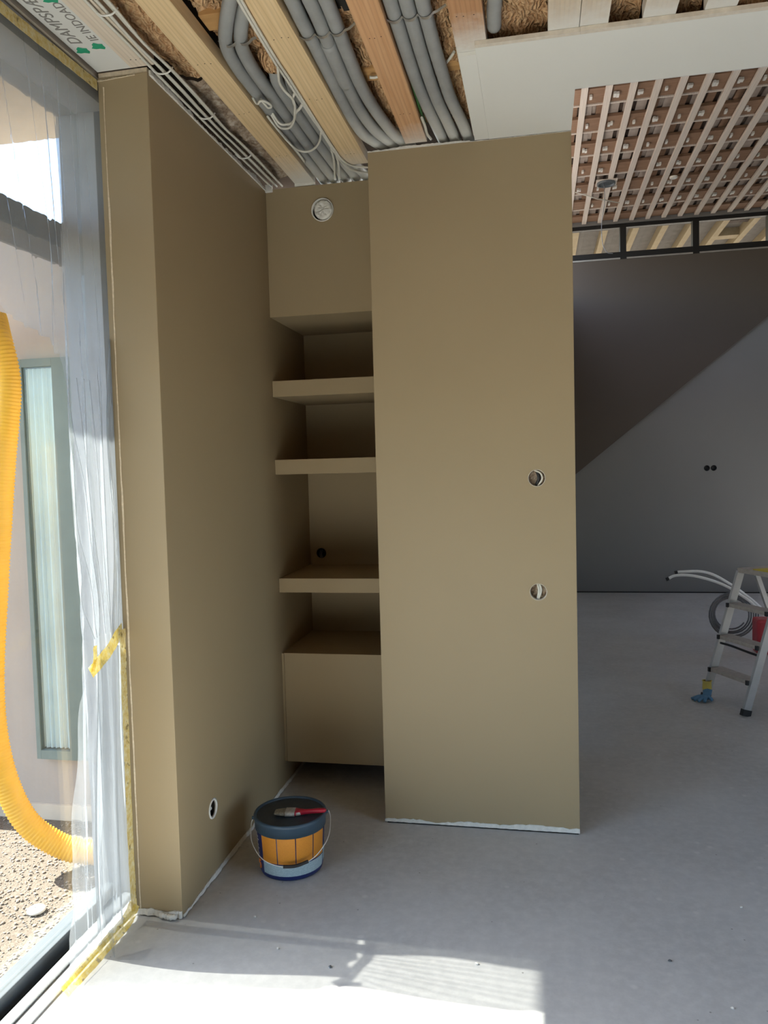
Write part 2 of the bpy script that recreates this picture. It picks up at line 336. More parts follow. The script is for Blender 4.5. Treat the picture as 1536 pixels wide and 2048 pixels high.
# ------------------------------------------------------------------ setting
floor_o = struct('floor', box(-1.345, 4.0, -3.0, 8.99, -0.12, 0.0), 'screed', 'pale grey dusty screed floor with a patch of sun')
o_ = struct('wall_left', box(XW, XA, YA, YE, 0.004, ZT, bevel=0.002), 'brown_paint', 'brown painted partition wall with its narrow end beside the window')
cut(o_, [('x', (XA-0.07, 2.552, 0.251), 0.034, 0.3)])
wall_left = o_
o_ = struct('wall_front', box(XL, XR, YR, YE, 0.004, ZT, bevel=0.002), 'brown_paint', 'tall brown painted wall standing right of the shelf niche')
cut(o_, [('y', (-0.010, YR, z), 0.0325, 0.06) for z in (1.397, 0.955)])
wall_front = o_
o_ = struct('wall_niche', box(XA, XL, YB, YE, 0.004, ZT), 'brown_paint', 'brown painted back of the shelf niche')
cut(o_, [('y', (-1.106, YB, 1.023), 0.026, 0.06)])
wall_niche = o_
o_ = struct('wall_bulkhead', box(XA+0.001, XL-0.001, YN, YB-0.001, 2.1316, ZT), 'brown_paint', 'brown boxed-in bulkhead above the niche shelves')
cut(o_, [('y', (-0.907, YN, 2.578), 0.046, 0.05)])
wall_bulk = o_
# unseen rest of the room that holds the light
struct('wall_back', box(-1.53, 4.15, -3.15, -3.0, 0, 2.9), 'raw_board', 'unpainted board wall behind the viewer')
bm = bmesh.new(); bx(bm, 4.0, 4.15, -3.0, -0.8, 0, 2.9); bx(bm, 4.0, 4.15, 2.0, 6.6, 0, 4.4); bx(bm, 4.0, 4.15, 7.5, 9.1, 0, 4.4); bx(bm, 4.0, 4.15, 6.6, 7.5, 2.2, 4.4); bx(bm, 4.0, 4.15, 6.6, 7.5, 0, 0.5); bx(bm, 4.0, 4.15, -0.8, 2.0, 2.4, 2.9); bx(bm, 4.0, 4.15, -0.8, 2.0, 0, 0.1)  # out of view; the hall opening is added to let in skylight
struct('wall_right', bm, 'raw_board', 'unpainted side wall of the hall out of view')
bm = bmesh.new(); bx(bm, XR-0.12, XR-0.001, YE+0.001, 8.9675, 0, 3.25); bx(bm, XR-0.12, XR-0.001, YE+0.001, 8.9675, 4.03, 4.4)  # unseen high opening made up to bounce sunlight onto the hall ceiling
for y in (YE+0.05, 5.2, 6.45, 7.7, 8.91): bx(bm, XR-0.10, XR-0.02, y-0.04, y+0.04, 3.251, 4.029)
struct('wall_hall_left', bm, 'white_paint', 'white side wall of the hall with a high opening added to let in sun')
bm = bmesh.new(); bx(bm, XR-0.12, 4.0, 2.7345, 2.742, ZT+0.002, 4.4); bx(bm, XR-0.12, XR-0.001, 2.7425, YE, ZT+0.02, 4.4)
struct('wall_lintel', bm, 'white_paint', 'white wall above the opening into the hall')
# hall end wall with clerestory opening
bm = bmesh.new(); bx(bm, XR-0.12, 4.0, YF, YF+0.14, 0, 3.645); bx(bm, XR-0.12, 4.0, YF, YF+0.14, 4.035, 4.4)
wall_far = struct('wall_far', bm, 'grey_white_paint', 'pale grey end wall of the hall')
cut(wall_far, [('y', (x, YF, 1.360), 0.030, 0.05) for x in (1.7765, 1.8465)])
# dark painted upper part, its lower edge sloping up to the right
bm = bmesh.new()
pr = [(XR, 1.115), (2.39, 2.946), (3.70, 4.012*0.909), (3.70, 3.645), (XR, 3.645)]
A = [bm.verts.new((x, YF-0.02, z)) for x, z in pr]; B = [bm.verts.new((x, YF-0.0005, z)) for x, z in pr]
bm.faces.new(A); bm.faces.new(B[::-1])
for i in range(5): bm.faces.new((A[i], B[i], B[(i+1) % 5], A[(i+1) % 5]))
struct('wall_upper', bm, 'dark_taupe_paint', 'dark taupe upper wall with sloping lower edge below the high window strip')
struct('gap_shade_far', box(XR, 3.99, YF-0.006, YF-0.0005, 0.0, 0.012), 'dark_gap', 'dark strip painted as the shaded gap along the foot of the hall end wall')  # solid strip; the shade of the floor joint is in its colour
# clerestory
win2 = struct('window_2', box(XR, 3.98, YF+0.02, YF+0.09, 3.995, 4.034), 'black_frame', 'black framed strip of high windows at the end of the hall')
part('window_frame', box(XR, 3.98, YF-0.01, YF+0.09, 3.662, 3.726), 'black_frame', win2)
xs_m = [0.175, 0.928, 1.673, 2.42, 3.16, 3.92]
for x in xs_m: part('mullion', box(x-0.032, x+0.032, YF-0.012, YF+0.09, 3.646, 3.9945), 'black_frame', win2)
for a, b in zip(xs_m, xs_m[1:]): part('window_pane', box(a+0.033, b-0.033, YF+0.045, YF+0.055, 3.727, 3.9945), 'glass', win2)
for a, b in zip(xs_m, xs_m[1:]): part('window_sill', box(a+0.034, b-0.034, YF-0.026, YF-0.0215, 3.6455, 3.6615), 'zinc', win2, 'shiny metal strip under the window')
# eaves outside the clerestory
ev = struct('ceiling_eaves', box(-0.5, 4.6, 9.11, 13.2, 4.30, 4.34), 'membrane_grey', 'grey underlay sheet under the eaves beyond the high windows')
for x in (0.475, 0.805, 1.16, 1.49, 1.81, 2.16, 2.49, 2.82, 3.15, 3.48): part('rafter', box(x-0.035, x+0.035, 9.115, 13.1, 4.19, 4.2995), 'rafter_wood', ev)
part('rafter_block', box(2.197, 2.453, 10.45, 10.62, 4.205, 4.2985), 'rafter_wood', ev); part('rafter_block', box(2.197, 2.453, 9.95, 10.05, 4.24, 4.2985), 'dark_board', ev)

# low ceiling
bm = bmesh.new(); bx(bm, -1.53, 4.0, -3.0, 2.739, 2.86, 2.9); bx(bm, -1.53, XR-0.121, 2.739, YE, 2.86, 2.9)
ceil = struct('ceiling', bm, 'backing_dark', 'unfinished low ceiling of boards, insulation and pipes')
def cboard(x0, x1, y0, y1, mat, name='ceiling_board', z0=ZJ, h=0.045, lab=None):
    return part(name, box(x0, x1, y0, y1, z0, z0+h, bevel=0.0015), mat, ceil, lab)
cboard(-1.214, -1.136, -2.9, 2.282, 'pine_pale', lab='pale board along the window side')
cboard(-1.029, -0.940, -2.9, 3.352, 'pine'); cboard(-0.761, -0.668, -2.9, 3.205, 'pine')
cboard(-0.489, -0.404, -2.9, 3.058, 'pine_orange', lab='orange toned ceiling board'); cboard(-0.226, -0.134, -2.9, 3.05, 'pine_sprayed', lab='ceiling board dusted with white paint')
cboard(0.043, 0.131, -2.9, 2.395, 'pine_sprayed_near'); cboard(0.1325, 0.212, -2.9, 2.40, 'pine_sprayed_near'); cboard(0.305, 0.394, -2.9, 2.40, 'pine_sprayed_near', lab='white sprayed ceiling board')
cboard(0.47, 0.555, -2.9, 2.40, 'pine_sprayed_near')
for k in range(12): cboard(0.74+0.27*k, 0.83+0.27*k, -2.9, 2.40, 'pine_sprayed_near')
def nails(x0, x1, ys_):
    bm = bmesh.new()
    for y in ys_:
        for k in range(3):
            x = x0+(x1-x0)*(0.25+0.22*k)+rnd(-0.006, 0.006); yy_ = y+rnd(-0.008, 0.008)
            vs_ = [bm.verts.new((x+0.0022*math.cos(a), yy_+0.0022*math.sin(a), ZJ-0.0004)) for a in (2*PI*q/7 for q in range(7))]; bm.faces.new(vs_)
    part('nail_heads', bm, 'dark_gap', ceil, kind='stuff')
nails(-1.029, -0.940, (2.32, 2.66, 3.04)); nails(-0.761, -0.668, (2.24, 2.62, 3.10)); nails(-0.489, -0.404, (2.30, 2.8)); nails(-0.226, -0.134, (2.60, 2.25)); nails(-1.214, -1.136, (2.24,))
# white end cap on the second board
part('board_cap', box(-1.031, -0.938, 3.3525, 3.358, 2.69, 2.745), 'plaster', ceil)
# mineral wool bays
def wool(x0, x1, y0, y1, z, mat='mineral_wool', amp=0.03, step=0.012):
    bm = bmesh.new(); nx = max(3, int((x1-x0)/step)); ny = int((y1-y0)/step); g = []
    for j in range(ny+1):
        row = []
        for i in range(nx+1):
            x = x0+(x1-x0)*i/nx; y = y0+(y1-y0)*j/ny
            h = noise.noise(Vector((x*14, y*9, z)))*amp + noise.noise(Vector((x*45, y*38, z+5)))*amp*0.55 + abs(noise.noise(Vector((x*22, y*60, 3))))*amp*0.6
            row.append(bm.verts.new((x, y, min(z-h, 2.855))))
        g.append(row)
    for j in range(ny):
        for i in range(nx):
            f_ = bm.faces.new((g[j][i], g[j][i+1], g[j+1][i+1], g[j+1][i])); f_.smooth = True
    part('insulation_batt', bm, mat, ceil, kind='stuff')
wool(-1.135, -1.03, 1.6, 2.45, 2.745, amp=0.02); wool(-1.135, -1.03, 2.45, 3.34, 2.735, 'mineral_wool_dusty', 0.022)
wool(-0.939, -0.762, 1.6, 3.34, 2.772); wool(-0.667, -0.490, 1.6, 3.06, 2.772); wool(-0.403, -0.227, 1.6, 3.06, 2.772)
wool(-0.133, 0.043, 1.6, 2.73, 2.745); wool(0.213, 0.304, 1.6, 2.73, 2.745); wool(0.395, 0.47, 1.6, 2.73, 2.745); wool(0.556, 0.74, 1.6, 2.73, 2.745)
part('insulation_tuft', (lambda bm: (lathe(bm, [(0.004, 2.70), (0.03, 2.712), (0.05, 2.75), (0.045, 2.79)], (-0.80, 2.42, 0), 14), bm)[1])(bmesh.new()), 'mineral_wool', ceil, kind='stuff')
# boards crossing above the pipes
for (x0, x1, y0, y1) in ((-0.939, -0.762, 2.17, 2.25), (-0.667, -0.490, 2.05, 2.16), (-0.667, -0.490, 2.58, 2.66), (-0.403, -0.227, 2.06, 2.15), (-0.403, -0.227, 2.60, 2.66), (-1.135, -1.03, 2.33, 2.38), (-1.135, -1.03, 3.06, 3.12)):
    cboard(x0, x1, y0, y1, 'cross_pine', 'cross_board', 2.757, 0.03)
for (x0, x1, y0, y1) in ((-0.667, -0.490, 2.165, 2.24),): cboard(x0, x1, y0, y1, 'dark_gap', 'recess_shade_block', 2.752, 0.05)  # solid near-black block painted as the shade of a gap between boards
# vapour barrier with print
vb = part('vapour_barrier', box(-1.328, -1.2145, -2.9, 2.284, ZJ+0.002, ZJ+0.006), 'membrane_light', ceil, 'white vapour barrier sheet printed with grey letters and green marks')
def text_mesh(body, size, loc, xdir, ydir, mat, parent, name='lettering', shear=0.0):
    cu = bpy.data.curves.new('t', 'FONT'); cu.body = body; cu.size = size; cu.shear = shear; cu.extrude = 0.0004
    to = bpy.data.objects.new('t', cu); C.objects.link(to); bpy.context.view_layer.update()
    me = bpy.data.meshes.new_from_object(to.evaluated_get(bpy.context.evaluated_depsgraph_get())); bpy.data.objects.remove(to, do_unlink=True)
    xd, yd = Vector(xdir), Vector(ydir); zd = xd.cross(yd); mt = Matrix((xd, yd, zd)).transposed()
    bm = bmesh.new(); bm.from_mesh(me); bmesh.ops.transform(bm, matrix=Matrix.Translation(loc) @ mt.to_4x4(), verts=bm.verts[:])
    return part(name, bm, mat, parent)
text_mesh('DAMPSPÆRRE', 0.050, (-1.278, 2.128, ZJ+0.0015), (0, -1, 0), (-1, 0, 0), 'print_grey', vb, shear=0.2)
text_mesh('IE INDOAD', 0.038, (-1.224, 2.122, ZJ+0.0015), (0, -1, 0), (-1, 0, 0), 'print_grey', vb)
for cx, cy in ((-1.240, 1.915), (-1.244, 2.150), (-1.300, 2.160)):
    bm = bmesh.new(); A = [bm.verts.new((cx+math.cos(a)*q*1.0, cy+math.sin(a)*q*0.8, ZJ+0.0012)) for a, q in ((2*PI*k/11, 0.016+0.010*((k*7) % 3)/2) for k in range(11))]
    bm.faces.new(A); part('printed_mark', bm, 'print_green', vb, 'green printed mark')

# white soffit panel and lath edge
sof = struct('ceiling_soffit', (lambda bm: (bx(bm, -0.168, 4.0, 2.402, 2.734, 2.6865, 2.699), bx(bm, -0.168, XR, 2.7342, YR, 2.6865, 2.699), bm)[2])(bmesh.new()), 'soffit_white', 'smooth white plasterboard soffit above the opening')
part('edge_lath', box(-0.168, 0.1345, 2.385, 2.4015, 2.6865, 2.699), 'board_edge', sof); part('edge_lath', box(0.135, 3.99, 2.383, 2.4015, 2.6865, 2.699), 'board_edge', sof)
part('side_strip', box(-0.222, -0.1685, 2.44, YR, 2.6875, 2.699), 'soffit_white', sof)

# high hall ceiling
bm = box(XR-0.001, 4.0, 2.743, YF, 4.30, 4.36)
hall = struct('ceiling_hall', bm, 'backing_dark', 'high hall ceiling of brown joists under thin pale battens')
me_b = None
for k in range(23):
    x = 0.352+0.1655*k; 
    if me_b is None:
        ob = part('batten', box(x-0.0225, x+0.0225, 2.9, 8.955, 4.05, 4.074), 'batten_wood', hall); me_b = ob; x0b = x
    elif x < 3.95:
        c_ = me_b.copy(); C.objects.link(c_); c_.location.x += x-x0b
y = 8.39; jo = None
for k in range(12):
    yy_ = 8.27-0.487*k
    if yy_ < 3.0: break
    if jo is None: jo = part('joist', box(XR+0.005, 3.99, yy_, yy_+0.235, 4.075, 4.098), 'joist_brown', hall); jl = part('lath', box(XR+0.005, 3.99, yy_+0.236, yy_+0.252, 4.066, 4.085), 'batten_wood', hall)
    else:
        for src in (jo, jl): c_ = src.copy(); C.objects.link(c_); c_.location.y += yy_-8.27
part('joist', box(XR+0.005, 3.99, 8.76, 8.96, 4.075, 4.098), 'joist_brown', hall)
x = 0.16; k = 0
while x < 3.92:
    wd = (0.074, 0.030, 0.058, 0.034)[k % 4]; mt = ('membrane_hall', 'dark_board', 'joist_brown', 'dark_board')[k % 4] if k % 5 else 'membrane_hall'
    part('backing_board', box(x, x+wd-0.002, 2.9, 8.95, 4.100+(0.012 if k % 2 else 0), 4.13), mt, hall); x += wd; k += 1
bm = bmesh.new()
for k in range(22):
    for j in range(11):
        x = 0.352+0.1655*k; y = 8.27+0.11-0.487*j
        if y < 5.3 or x > 3.5: continue
        for s in (0, 1):
            if random.random() < 0.8:
                xx = x+0.05+0.02*s; zz = 4.062+rnd(-0.006, 0.004); bx(bm, xx-0.009, xx+0.009, y-0.03+rnd(-0.01, 0.01), y+0.02, zz-0.006, zz+0.012)
part('fixing_clips', bm, 'white_plastic', hall, kind='stuff')
# recessed speaker/lamp housing, hanging wire and stick in the hall ceiling
t = thing('ceiling_lamp_housing', 'round dark lamp housing on a pale plate in the hall ceiling', 'lamp', (0.648, 7.678, 4.02))
part('mounting_plate', box(0.555, 0.745, 7.60, 7.76, 4.040, 4.0495), 'batten_wood', t)
bm = bmesh.new(); R = lathe(bm, [(0.085, 4.0395), (0.085, 4.022), (0.07, 4.02), (0.066, 4.036)], (0.648, 7.678, 0), 28); bm.faces.new(R[-1]); part('rim', bm, 'frame_grey', t)
bm = bmesh.new(); tube(bm, smooth_path([(0.626, 7.66, 4.03), (0.631, 7.65, 3.86), (0.603, 7.65, 3.67), (0.608, 7.65, 3.49), (0.645, 7.65, 3.40), (0.70, 7.65, 3.383)], 6), 0.003, 6)
single('hanging_wire', bm, 'pipe_grey', 'thin dark wire hanging in a curve below the hall lamp housing', 'wire')
bm = bmesh.new(); tube(bm, [Vector((0.378, 7.83, 4.03)), Vector((0.60, 8.05, 4.02)), Vector((0.824, 8.261, 4.03))], 0.006, 8)
single('hanging_cable', bm, 'white_cable', 'short pale cable crossing under the hall battens near the window strip', 'cable')
bm = bmesh.new(); R = lathe(bm, [(0.035, 4.049), (0.035, 4.035), (0.028, 4.031)], (1.246, 7.704, 0), 20); bm.faces.new(R[-1]); single('smoke_alarm_base', bm, 'white_plastic', 'small white round base under the hall battens', 'ceiling fitting')

# ------------------------------------------------------------------ rough plaster seams at wall feet and tops
def ragged(name, a, b, out, w0, w1, h, mat, label, seed, n_=60, up=(0, 0, 1)):
    """thin bead with an uneven upper edge running a->b, standing 'out' from the wall"""
    rs = random.Random(seed); bm = bmesh.new(); a, b, out, up = Vector(a), Vector(b), Vector(out), Vector(up); prev = None; hh = h
    for i in range(n_+1):
        hh = max(h*0.35, min(h*1.7, hh+rs.uniform(-0.3, 0.3)*h)); p = a.lerp(b, i/n_); wd = rs.uniform(w0, w1)
        cur = [bm.verts.new(p), bm.verts.new(p+out*wd), bm.verts.new(p+out*wd*0.7+up*hh), bm.verts.new(p+up*hh)]
        if prev:
            for k in range(4): bm.faces.new((prev[k], prev[(k+1) % 4], cur[(k+1) % 4], cur[k]))
        else: bm.faces.new(cur)
        prev = cur
    bm.faces.new(prev[::-1]); o_ = struct(name, bm, mat, label); return o_
ragged('trim_1', (XL, YR-0.0005, 0.006), (XR, YR-0.0005, 0.006), (0, -1, 0), 0.003, 0.006, 0.013, 'plaster', 'ragged white plaster edge at the foot of the tall brown wall', 1)
struct('gap_shade_front', box(XL+0.01, XR-0.005, YR-0.003, YR-0.0003, 0.0005, 0.006), 'dark_gap', 'dark strip painted as the shaded gap under the tall brown wall')  # near-black colour stands in for shade in the gap
ragged('trim_2', (XW, YA-0.0005, 0.005), (XA, YA-0.0005, 0.003), (0, -1, 0), 0.004, 0.010, 0.013, 'plaster', 'ragged white plaster edge at the foot of the partition end', 2, 24)
ragged('trim_3', (XA+0.0005, YA+0.002, 0.004), (XA+0.0005, YB, 0.004), (1, 0, 0), 0.003, 0.008, 0.010, 'plaster', 'white plaster seam where partition meets floor', 3, 90)
ragged('trim_4', (XL, YR-0.0005, ZT-0.002), (-0.24, YR-0.0005, ZT-0.002), (0, -1, 0), 0.002, 0.004, 0.006, 'plaster', 'white plaster edge on top of the tall brown wall', 4, 50)
ragged('trim_5', (XA+0.0005, YA+0.01, ZT-0.006), (XA+0.0005, YN-0.002, ZT-0.006), (1, 0, 0), 0.004, 0.008, 0.014, 'plaster', 'ragged white edge along the top of the partition', 5, 110)
ragged('trim_6', (XW+0.018, YA-0.0005, 0.02), (XW+0.018, YA-0.0005, ZT-0.03), (0, -1, 0), 0.001, 0.003, 0.0035, 'caulk', 'thin pale caulk line down the partition end', 6, 120, up=(1, 0, 0))
ragged('trim_7', (XW, YA-0.0005, ZT-0.012), (XA-0.04, YA-0.0005, ZT-0.006), (0, -1, 0), 0.002, 0.006, 0.005, 'caulk', 'pale caulk line on top of the partition end', 7, 26)
struct('trim_10', box(XW+0.001, XA-0.002, YA+0.003, YA+0.03, ZT+0.0005, 2.7015), 'caulk', 'pale filler between partition top and ceiling sheet')
ragged('trim_8', (-0.24, YR-0.0005, ZT-0.003), (XR, YR-0.0005, ZT-0.003), (0, -1, 0), 0.001, 0.002, 0.003, 'plaster', 'thin white joint below the soffit', 8, 40)
single('plaster_lump', (lambda bm: (tube(bm, smooth_path([(-1.178, 2.275, 0.012), (-1.195, 2.268, 0.012), (-1.21, 2.274, 0.010), (-1.225, 2.272, 0.013), (-1.238, 2.279, 0.012)], 4), lambda t: 0.006+0.004*math.sin(t*19)**2, 8), bm)[1])(bmesh.new()), 'plaster', 'lumpy crumb of white plaster at the foot of the partition end', 'plaster')
single('corner_filler', (lambda bm: (bx(bm, XA+0.001, XA+0.035, YN-0.012, YN-0.001, ZT-0.014, ZT+0.02, bevel=0.004), bm)[1])(bmesh.new()), 'plaster', 'blob of white filler in the upper niche corner', 'plaster')

# ------------------------------------------------------------------ shelves and floating cabinet
for z0, z1, lab in ((1.7802, 1.8509, 'highest brown shelf board in the niche'), (1.4337, 1.5001, 'middle brown shelf board in the niche'), (0.9007, 0.9649, 'lowest brown shelf board in the niche, below the cable hole')):
    single('niche_shelf', box(XA+0.001, XL-0.001, YN, YB-0.001, z0, z1, bevel=0.0015), 'brown_paint', lab, 'shelf', 'niche shelves')
t = thing('floating_cabinet', 'brown built-in box cabinet floating above the floor in the niche', 'cabinet', (-0.9, 3.6, 0.1214))
part('cabinet_body', box(XA+0.001, XL-0.001, YN+0.012, YB-0.001, 0.1234, 0.6214), 'brown_paint', t)
part('cabinet_front', box(XA+0.013, XL-0.001, YN, YN+0.0115, 0.1214, 0.6234, bevel=0.001), 'brown_paint', t); part('side_strip', box(XA+0.001, XA+0.0115, YN+0.002, YN+0.0115, 0.1220, 0.6210), 'brown_paint', t)
# light wall foot seen under the cabinet
struct('baseboard_niche', box(XA+0.001, XL-0.001, YB-0.012, YB-0.0005, 0.0, 0.118), 'grey_white_paint', 'unpainted wall foot under the floating cabinet')

# ------------------------------------------------------------------ round openings with cables
def ring_x(bm, c, r0, r1, d): lathe(bm, [(r0, -d), (r1, 0.0), (r1, 0.003), (r0, 0.003), (r0, -d)], c, 28, 'x')
t = thing('socket_hole', 'round open socket hole with white rim low on the partition', 'socket', (XA, 2.552, 0.217))
bm = bmesh.new(); lathe(bm, [(0.0325, -0.001), (0.036, 0.0005), (0.036, 0.003), (0.0295, 0.004), (0.0285, -0.005), (0.0325, -0.005)], (XA, 2.552, 0.251), 28, 'x'); part('rim', bm, 'white_plastic', t)
bm = bmesh.new(); R = lathe(bm, [(0.0335, -0.0055), (0.0335, -0.06), (0.002, -0.061)], (XA, 2.552, 0.251), 24, 'x'); bm.faces.new(R[-1]); part('inside', bm, 'dark_gap', t)
bm = bmesh.new(); tube(bm, smooth_path([(XA-0.04, 2.530, 0.25), (XA-0.012, 2.533, 0.262), (XA-0.004, 2.540, 0.256), (XA-0.02, 2.543, 0.245)], 6), 0.006, 8); part('cable', bm, 'white_plastic', t)
def front_hole(z, kind):
    t = thing('socket_hole', ['round opening with crumpled insulation and one cable, high on the tall brown wall', 'round opening with two upright cables, low on the tall brown wall'][kind], 'socket', (-0.010, YR, z-0.0325), 'socket holes in the tall brown wall')
    bm = bmesh.new(); lathe(bm, [(0.0322, 0.02), (0.0322, 0.0), (0.0335, -0.001), (0.031, 0.001), (0.0305, 0.05)], (-0.010, YR, z), 30, 'y'); part('rim', bm, 'board_edge', t)
    bm = bmesh.new()
    g = []
    for j in range(15):
        row = []
        for i in range(15):
            x = -0.031+0.062*i/14; zz = -0.031+0.062*j/14
            row.append(bm.verts.new((-0.010+x, YR+0.03-0.014*abs(noise.noise(Vector((x*70, zz*70, kind*9.1)))), z+zz)))
        g.append(row)
    for j in range(14):
        for i in range(14):
            if ((i-6.5)**2+(j-6.5)**2) < 47: bm.faces.new((g[j][i], g[j][i+1], g[j+1][i+1], g[j+1][i]))
    bmesh.ops.delete(bm, geom=[v_ for v_ in bm.verts if not v_.link_faces], context='VERTS')
    part('cavity_wool', bm, 'mineral_wool_dusty', t, kind='stuff')
    if kind == 0:
        bm = bmesh.new(); tube(bm, smooth_path([(-0.018, YR+0.02, z+0.030), (0.004, YR+0.008, z+0.018), (0.010, YR+0.006, z-0.004), (-0.006, YR+0.015, z-0.030)], 6), 0.0034, 8); part('cable', bm, 'white_cable', t)
        bm = bmesh.new(); tube(bm, smooth_path([(-0.010, YR+0.025, z+0.030), (-0.002, YR+0.014, z), (-0.012, YR+0.022, z-0.029)], 5), 0.006, 8); part('cable_sleeve', bm, 'black_plastic', t)
    else:
        for dx in (0.0, 0.008):
            bm = bmesh.new(); tube(bm, smooth_path([(-0.014+dx, YR+0.018, z+0.030), (-0.008+dx, YR+0.008, z+0.006), (-0.014+dx*0.6, YR+0.016, z-0.030)], 6), 0.0042, 8); part('cable', bm, 'white_cable', t)
front_hole(1.397, 0); front_hole(0.955, 1)
t = thing('socket_hole', 'dark round cable hole in the niche back wall', 'socket', (-1.106, YB, 0.997))
bm = bmesh.new(); R = lathe(bm, [(0.0258, 0.002), (0.0258, 0.05), (0.001, 0.052)], (-1.106, YB, 1.023), 24, 'y'); bm.faces.new(R[-1]); part('inside', bm, 'dark_gap', t)
for dx in (-0.012, -0.004):
    bm = bmesh.new(); tube(bm, smooth_path([(-1.106+dx, YB+0.03, 1.035), (-1.102+dx, YB+0.004, 1.015), (-1.094+dx, YB-0.004, 1.000)], 5), 0.0028, 8); part('cable', bm, 'pipe_grey', t)
for x in (1.7765, 1.8465):
    bm = bmesh.new(); R = lathe(bm, [(0.031, -0.002), (0.029, -0.002), (0.028, 0.03), (0.001, 0.032)], (x, YF, 1.360), 20, 'y'); bm.faces.new(R[-1])
    single('wall_socket_box', bm, 'black_plastic', 'black round socket box on the hall end wall, %s of the pair' % ('left' if x < 1.8 else 'right'), 'socket', 'pair of socket boxes on the hall end wall')
# ventilation duct end stuffed with white plastic
t = thing('vent_duct', 'round duct end covered with crumpled white plastic above the niche', 'vent', (-0.907, YN, 2.527))
bm = bmesh.new(); lathe(bm, [(0.0455, 0.03), (0.0455, -0.004), (0.050, -0.006), (0.050, -0.001), (0.0455, 0.0)], (-0.907, YN, 2.578), 34, 'y'); part('duct_rim', bm, 'white_plastic', t)
bm = bmesh.new(); R = lathe(bm, [(0.0454, 0.014), (0.001, 0.016)], (-0.907, YN, 2.578), 30, 'y'); bm.faces.new(R[-1]); part('inside', bm, 'dark_gap', t)
bm = bmesh.new(); prev = None; rings = []
for rr, yy_ in ((0.0415, 0.012), (0.0413, 0.0), (0.0395, -0.008), (0.036, -0.011), (0.03, -0.011), (0.024, -0.011), (0.018, -0.012), (0.008, -0.0125)):
    rings.append([bm.verts.new((-0.9035+rr*math.cos(a), YN+yy_+(0.010 if rr < 0.041 else 0.002)*noise.noise(Vector((math.cos(a)*rr*70, math.sin(a)*rr*190, 2))), 2.578+rr*math.sin(a))) for a in (2*PI*k/36 for k in range(36))])
for A, B in zip(rings, rings[1:]):
    for k in range(36): bm.faces.new((A[k], A[(k+1) % 36], B[(k+1) % 36], B[k])).smooth = True
bm.faces.new(rings[-1]); part('plastic_cover', bm, 'white_plastic', t)

# ------------------------------------------------------------------ ceiling conduits and cables
ZC = 2.728
cond = [
 ('grey conduit curving tightly beside the first ceiling board', [(-0.70, 1.93, 2.790), (-0.745, 2.00, 2.785), (-0.800, 2.078, 2.748), (-0.872, 2.207), (-0.906, 2.307), (-0.917, 2.421), (-0.917, 2.512), (-0.917, 2.622), (-0.917, 2.761), (-0.917, 2.923), (-0.917, 3.104), (-0.914, 3.45)]),
 ('second grey conduit of the curved bundle left of the cable loops', [(-0.69, 1.99, 2.795), (-0.735, 2.065, 2.785), (-0.805, 2.173, 2.740), (-0.840, 2.244), (-0.862, 2.317), (-0.873, 2.431), (-0.873, 2.567), (-0.873, 2.684), (-0.873, 2.829), (-0.873, 3.005), (-0.871, 3.166), (-0.869, 3.45)]),
 ('grey conduit emerging under the brown wool tuft', [(-0.80, 2.42, 2.75), (-0.820, 2.50), (-0.828, 2.578), (-0.829, 2.649), (-0.829, 2.737), (-0.829, 2.851), (-0.828, 2.983), (-0.826, 3.094), (-0.823, 3.233), (-0.818, 3.45)]),
 ('grey conduit behind the cable loops beside the second ceiling board', [(-0.775, 2.47, 2.76), (-0.784, 2.56), (-0.785, 2.613), (-0.785, 2.667), (-0.785, 2.755), (-0.785, 2.851), (-0.785, 2.976), (-0.783, 3.101), (-0.778, 3.247), (-0.766, 3.45)]),
 ('grey conduit ending under the second ceiling board at the niche', [(-0.755, 3.20, 2.722), (-0.735, 3.26, 2.722), (-0.715, 3.45, 2.722)]),
 ('leftmost grey conduit of the three in the middle bay', [(-0.635, 1.9), (-0.640, 2.117), (-0.643, 2.211), (-0.643, 2.314), (-0.645, 2.427), (-0.648, 2.605), (-0.650, 2.712), (-0.650, 2.849), (-0.643, 2.967), (-0.625, 3.04), (-0.570, 3.17)]),
 ('central grey conduit of the middle bay, with a sleeve joint', [(-0.59, 1.9), (-0.593, 2.129), (-0.595, 2.224), (-0.600, 2.326), (-0.604, 2.438), (-0.608, 2.630), (-0.607, 2.787), (-0.597, 2.910), (-0.580, 3.005), (-0.525, 3.17)]),
 ('rightmost grey conduit of the three in the middle bay', [(-0.545, 1.9), (-0.550, 2.139), (-0.553, 2.233), (-0.557, 2.335), (-0.561, 2.447), (-0.564, 2.571), (-0.563, 2.688), (-0.555, 2.809), (-0.541, 2.931), (-0.525, 3.03), (-0.48, 3.17)]),
 ('leftmost grey conduit right of the orange ceiling board', [(-0.378, 1.9), (-0.380, 2.178), (-0.381, 2.300), (-0.381, 2.436), (-0.380, 2.586), (-0.374, 2.762), (-0.361, 2.964), (-0.346, 3.17)]),
 ('central grey conduit right of the orange ceiling board', [(-0.334, 1.9), (-0.338, 2.188), (-0.338, 2.310), (-0.338, 2.447), (-0.336, 2.597), (-0.330, 2.773), (-0.314, 2.977), (-0.30, 3.17)]),
 ('rightmost grey conduit beside the white sprayed board', [(-0.290, 1.9), (-0.295, 2.199), (-0.295, 2.321), (-0.294, 2.458), (-0.290, 2.610), (-0.283, 2.786), (-0.262, 2.991), (-0.250, 3.17)]),
 ('single grey conduit ending at the edge of the white soffit', [(-0.09, 1.95), (-0.098, 2.20), (-0.106, 2.30), (-0.110, 2.375)]),
]
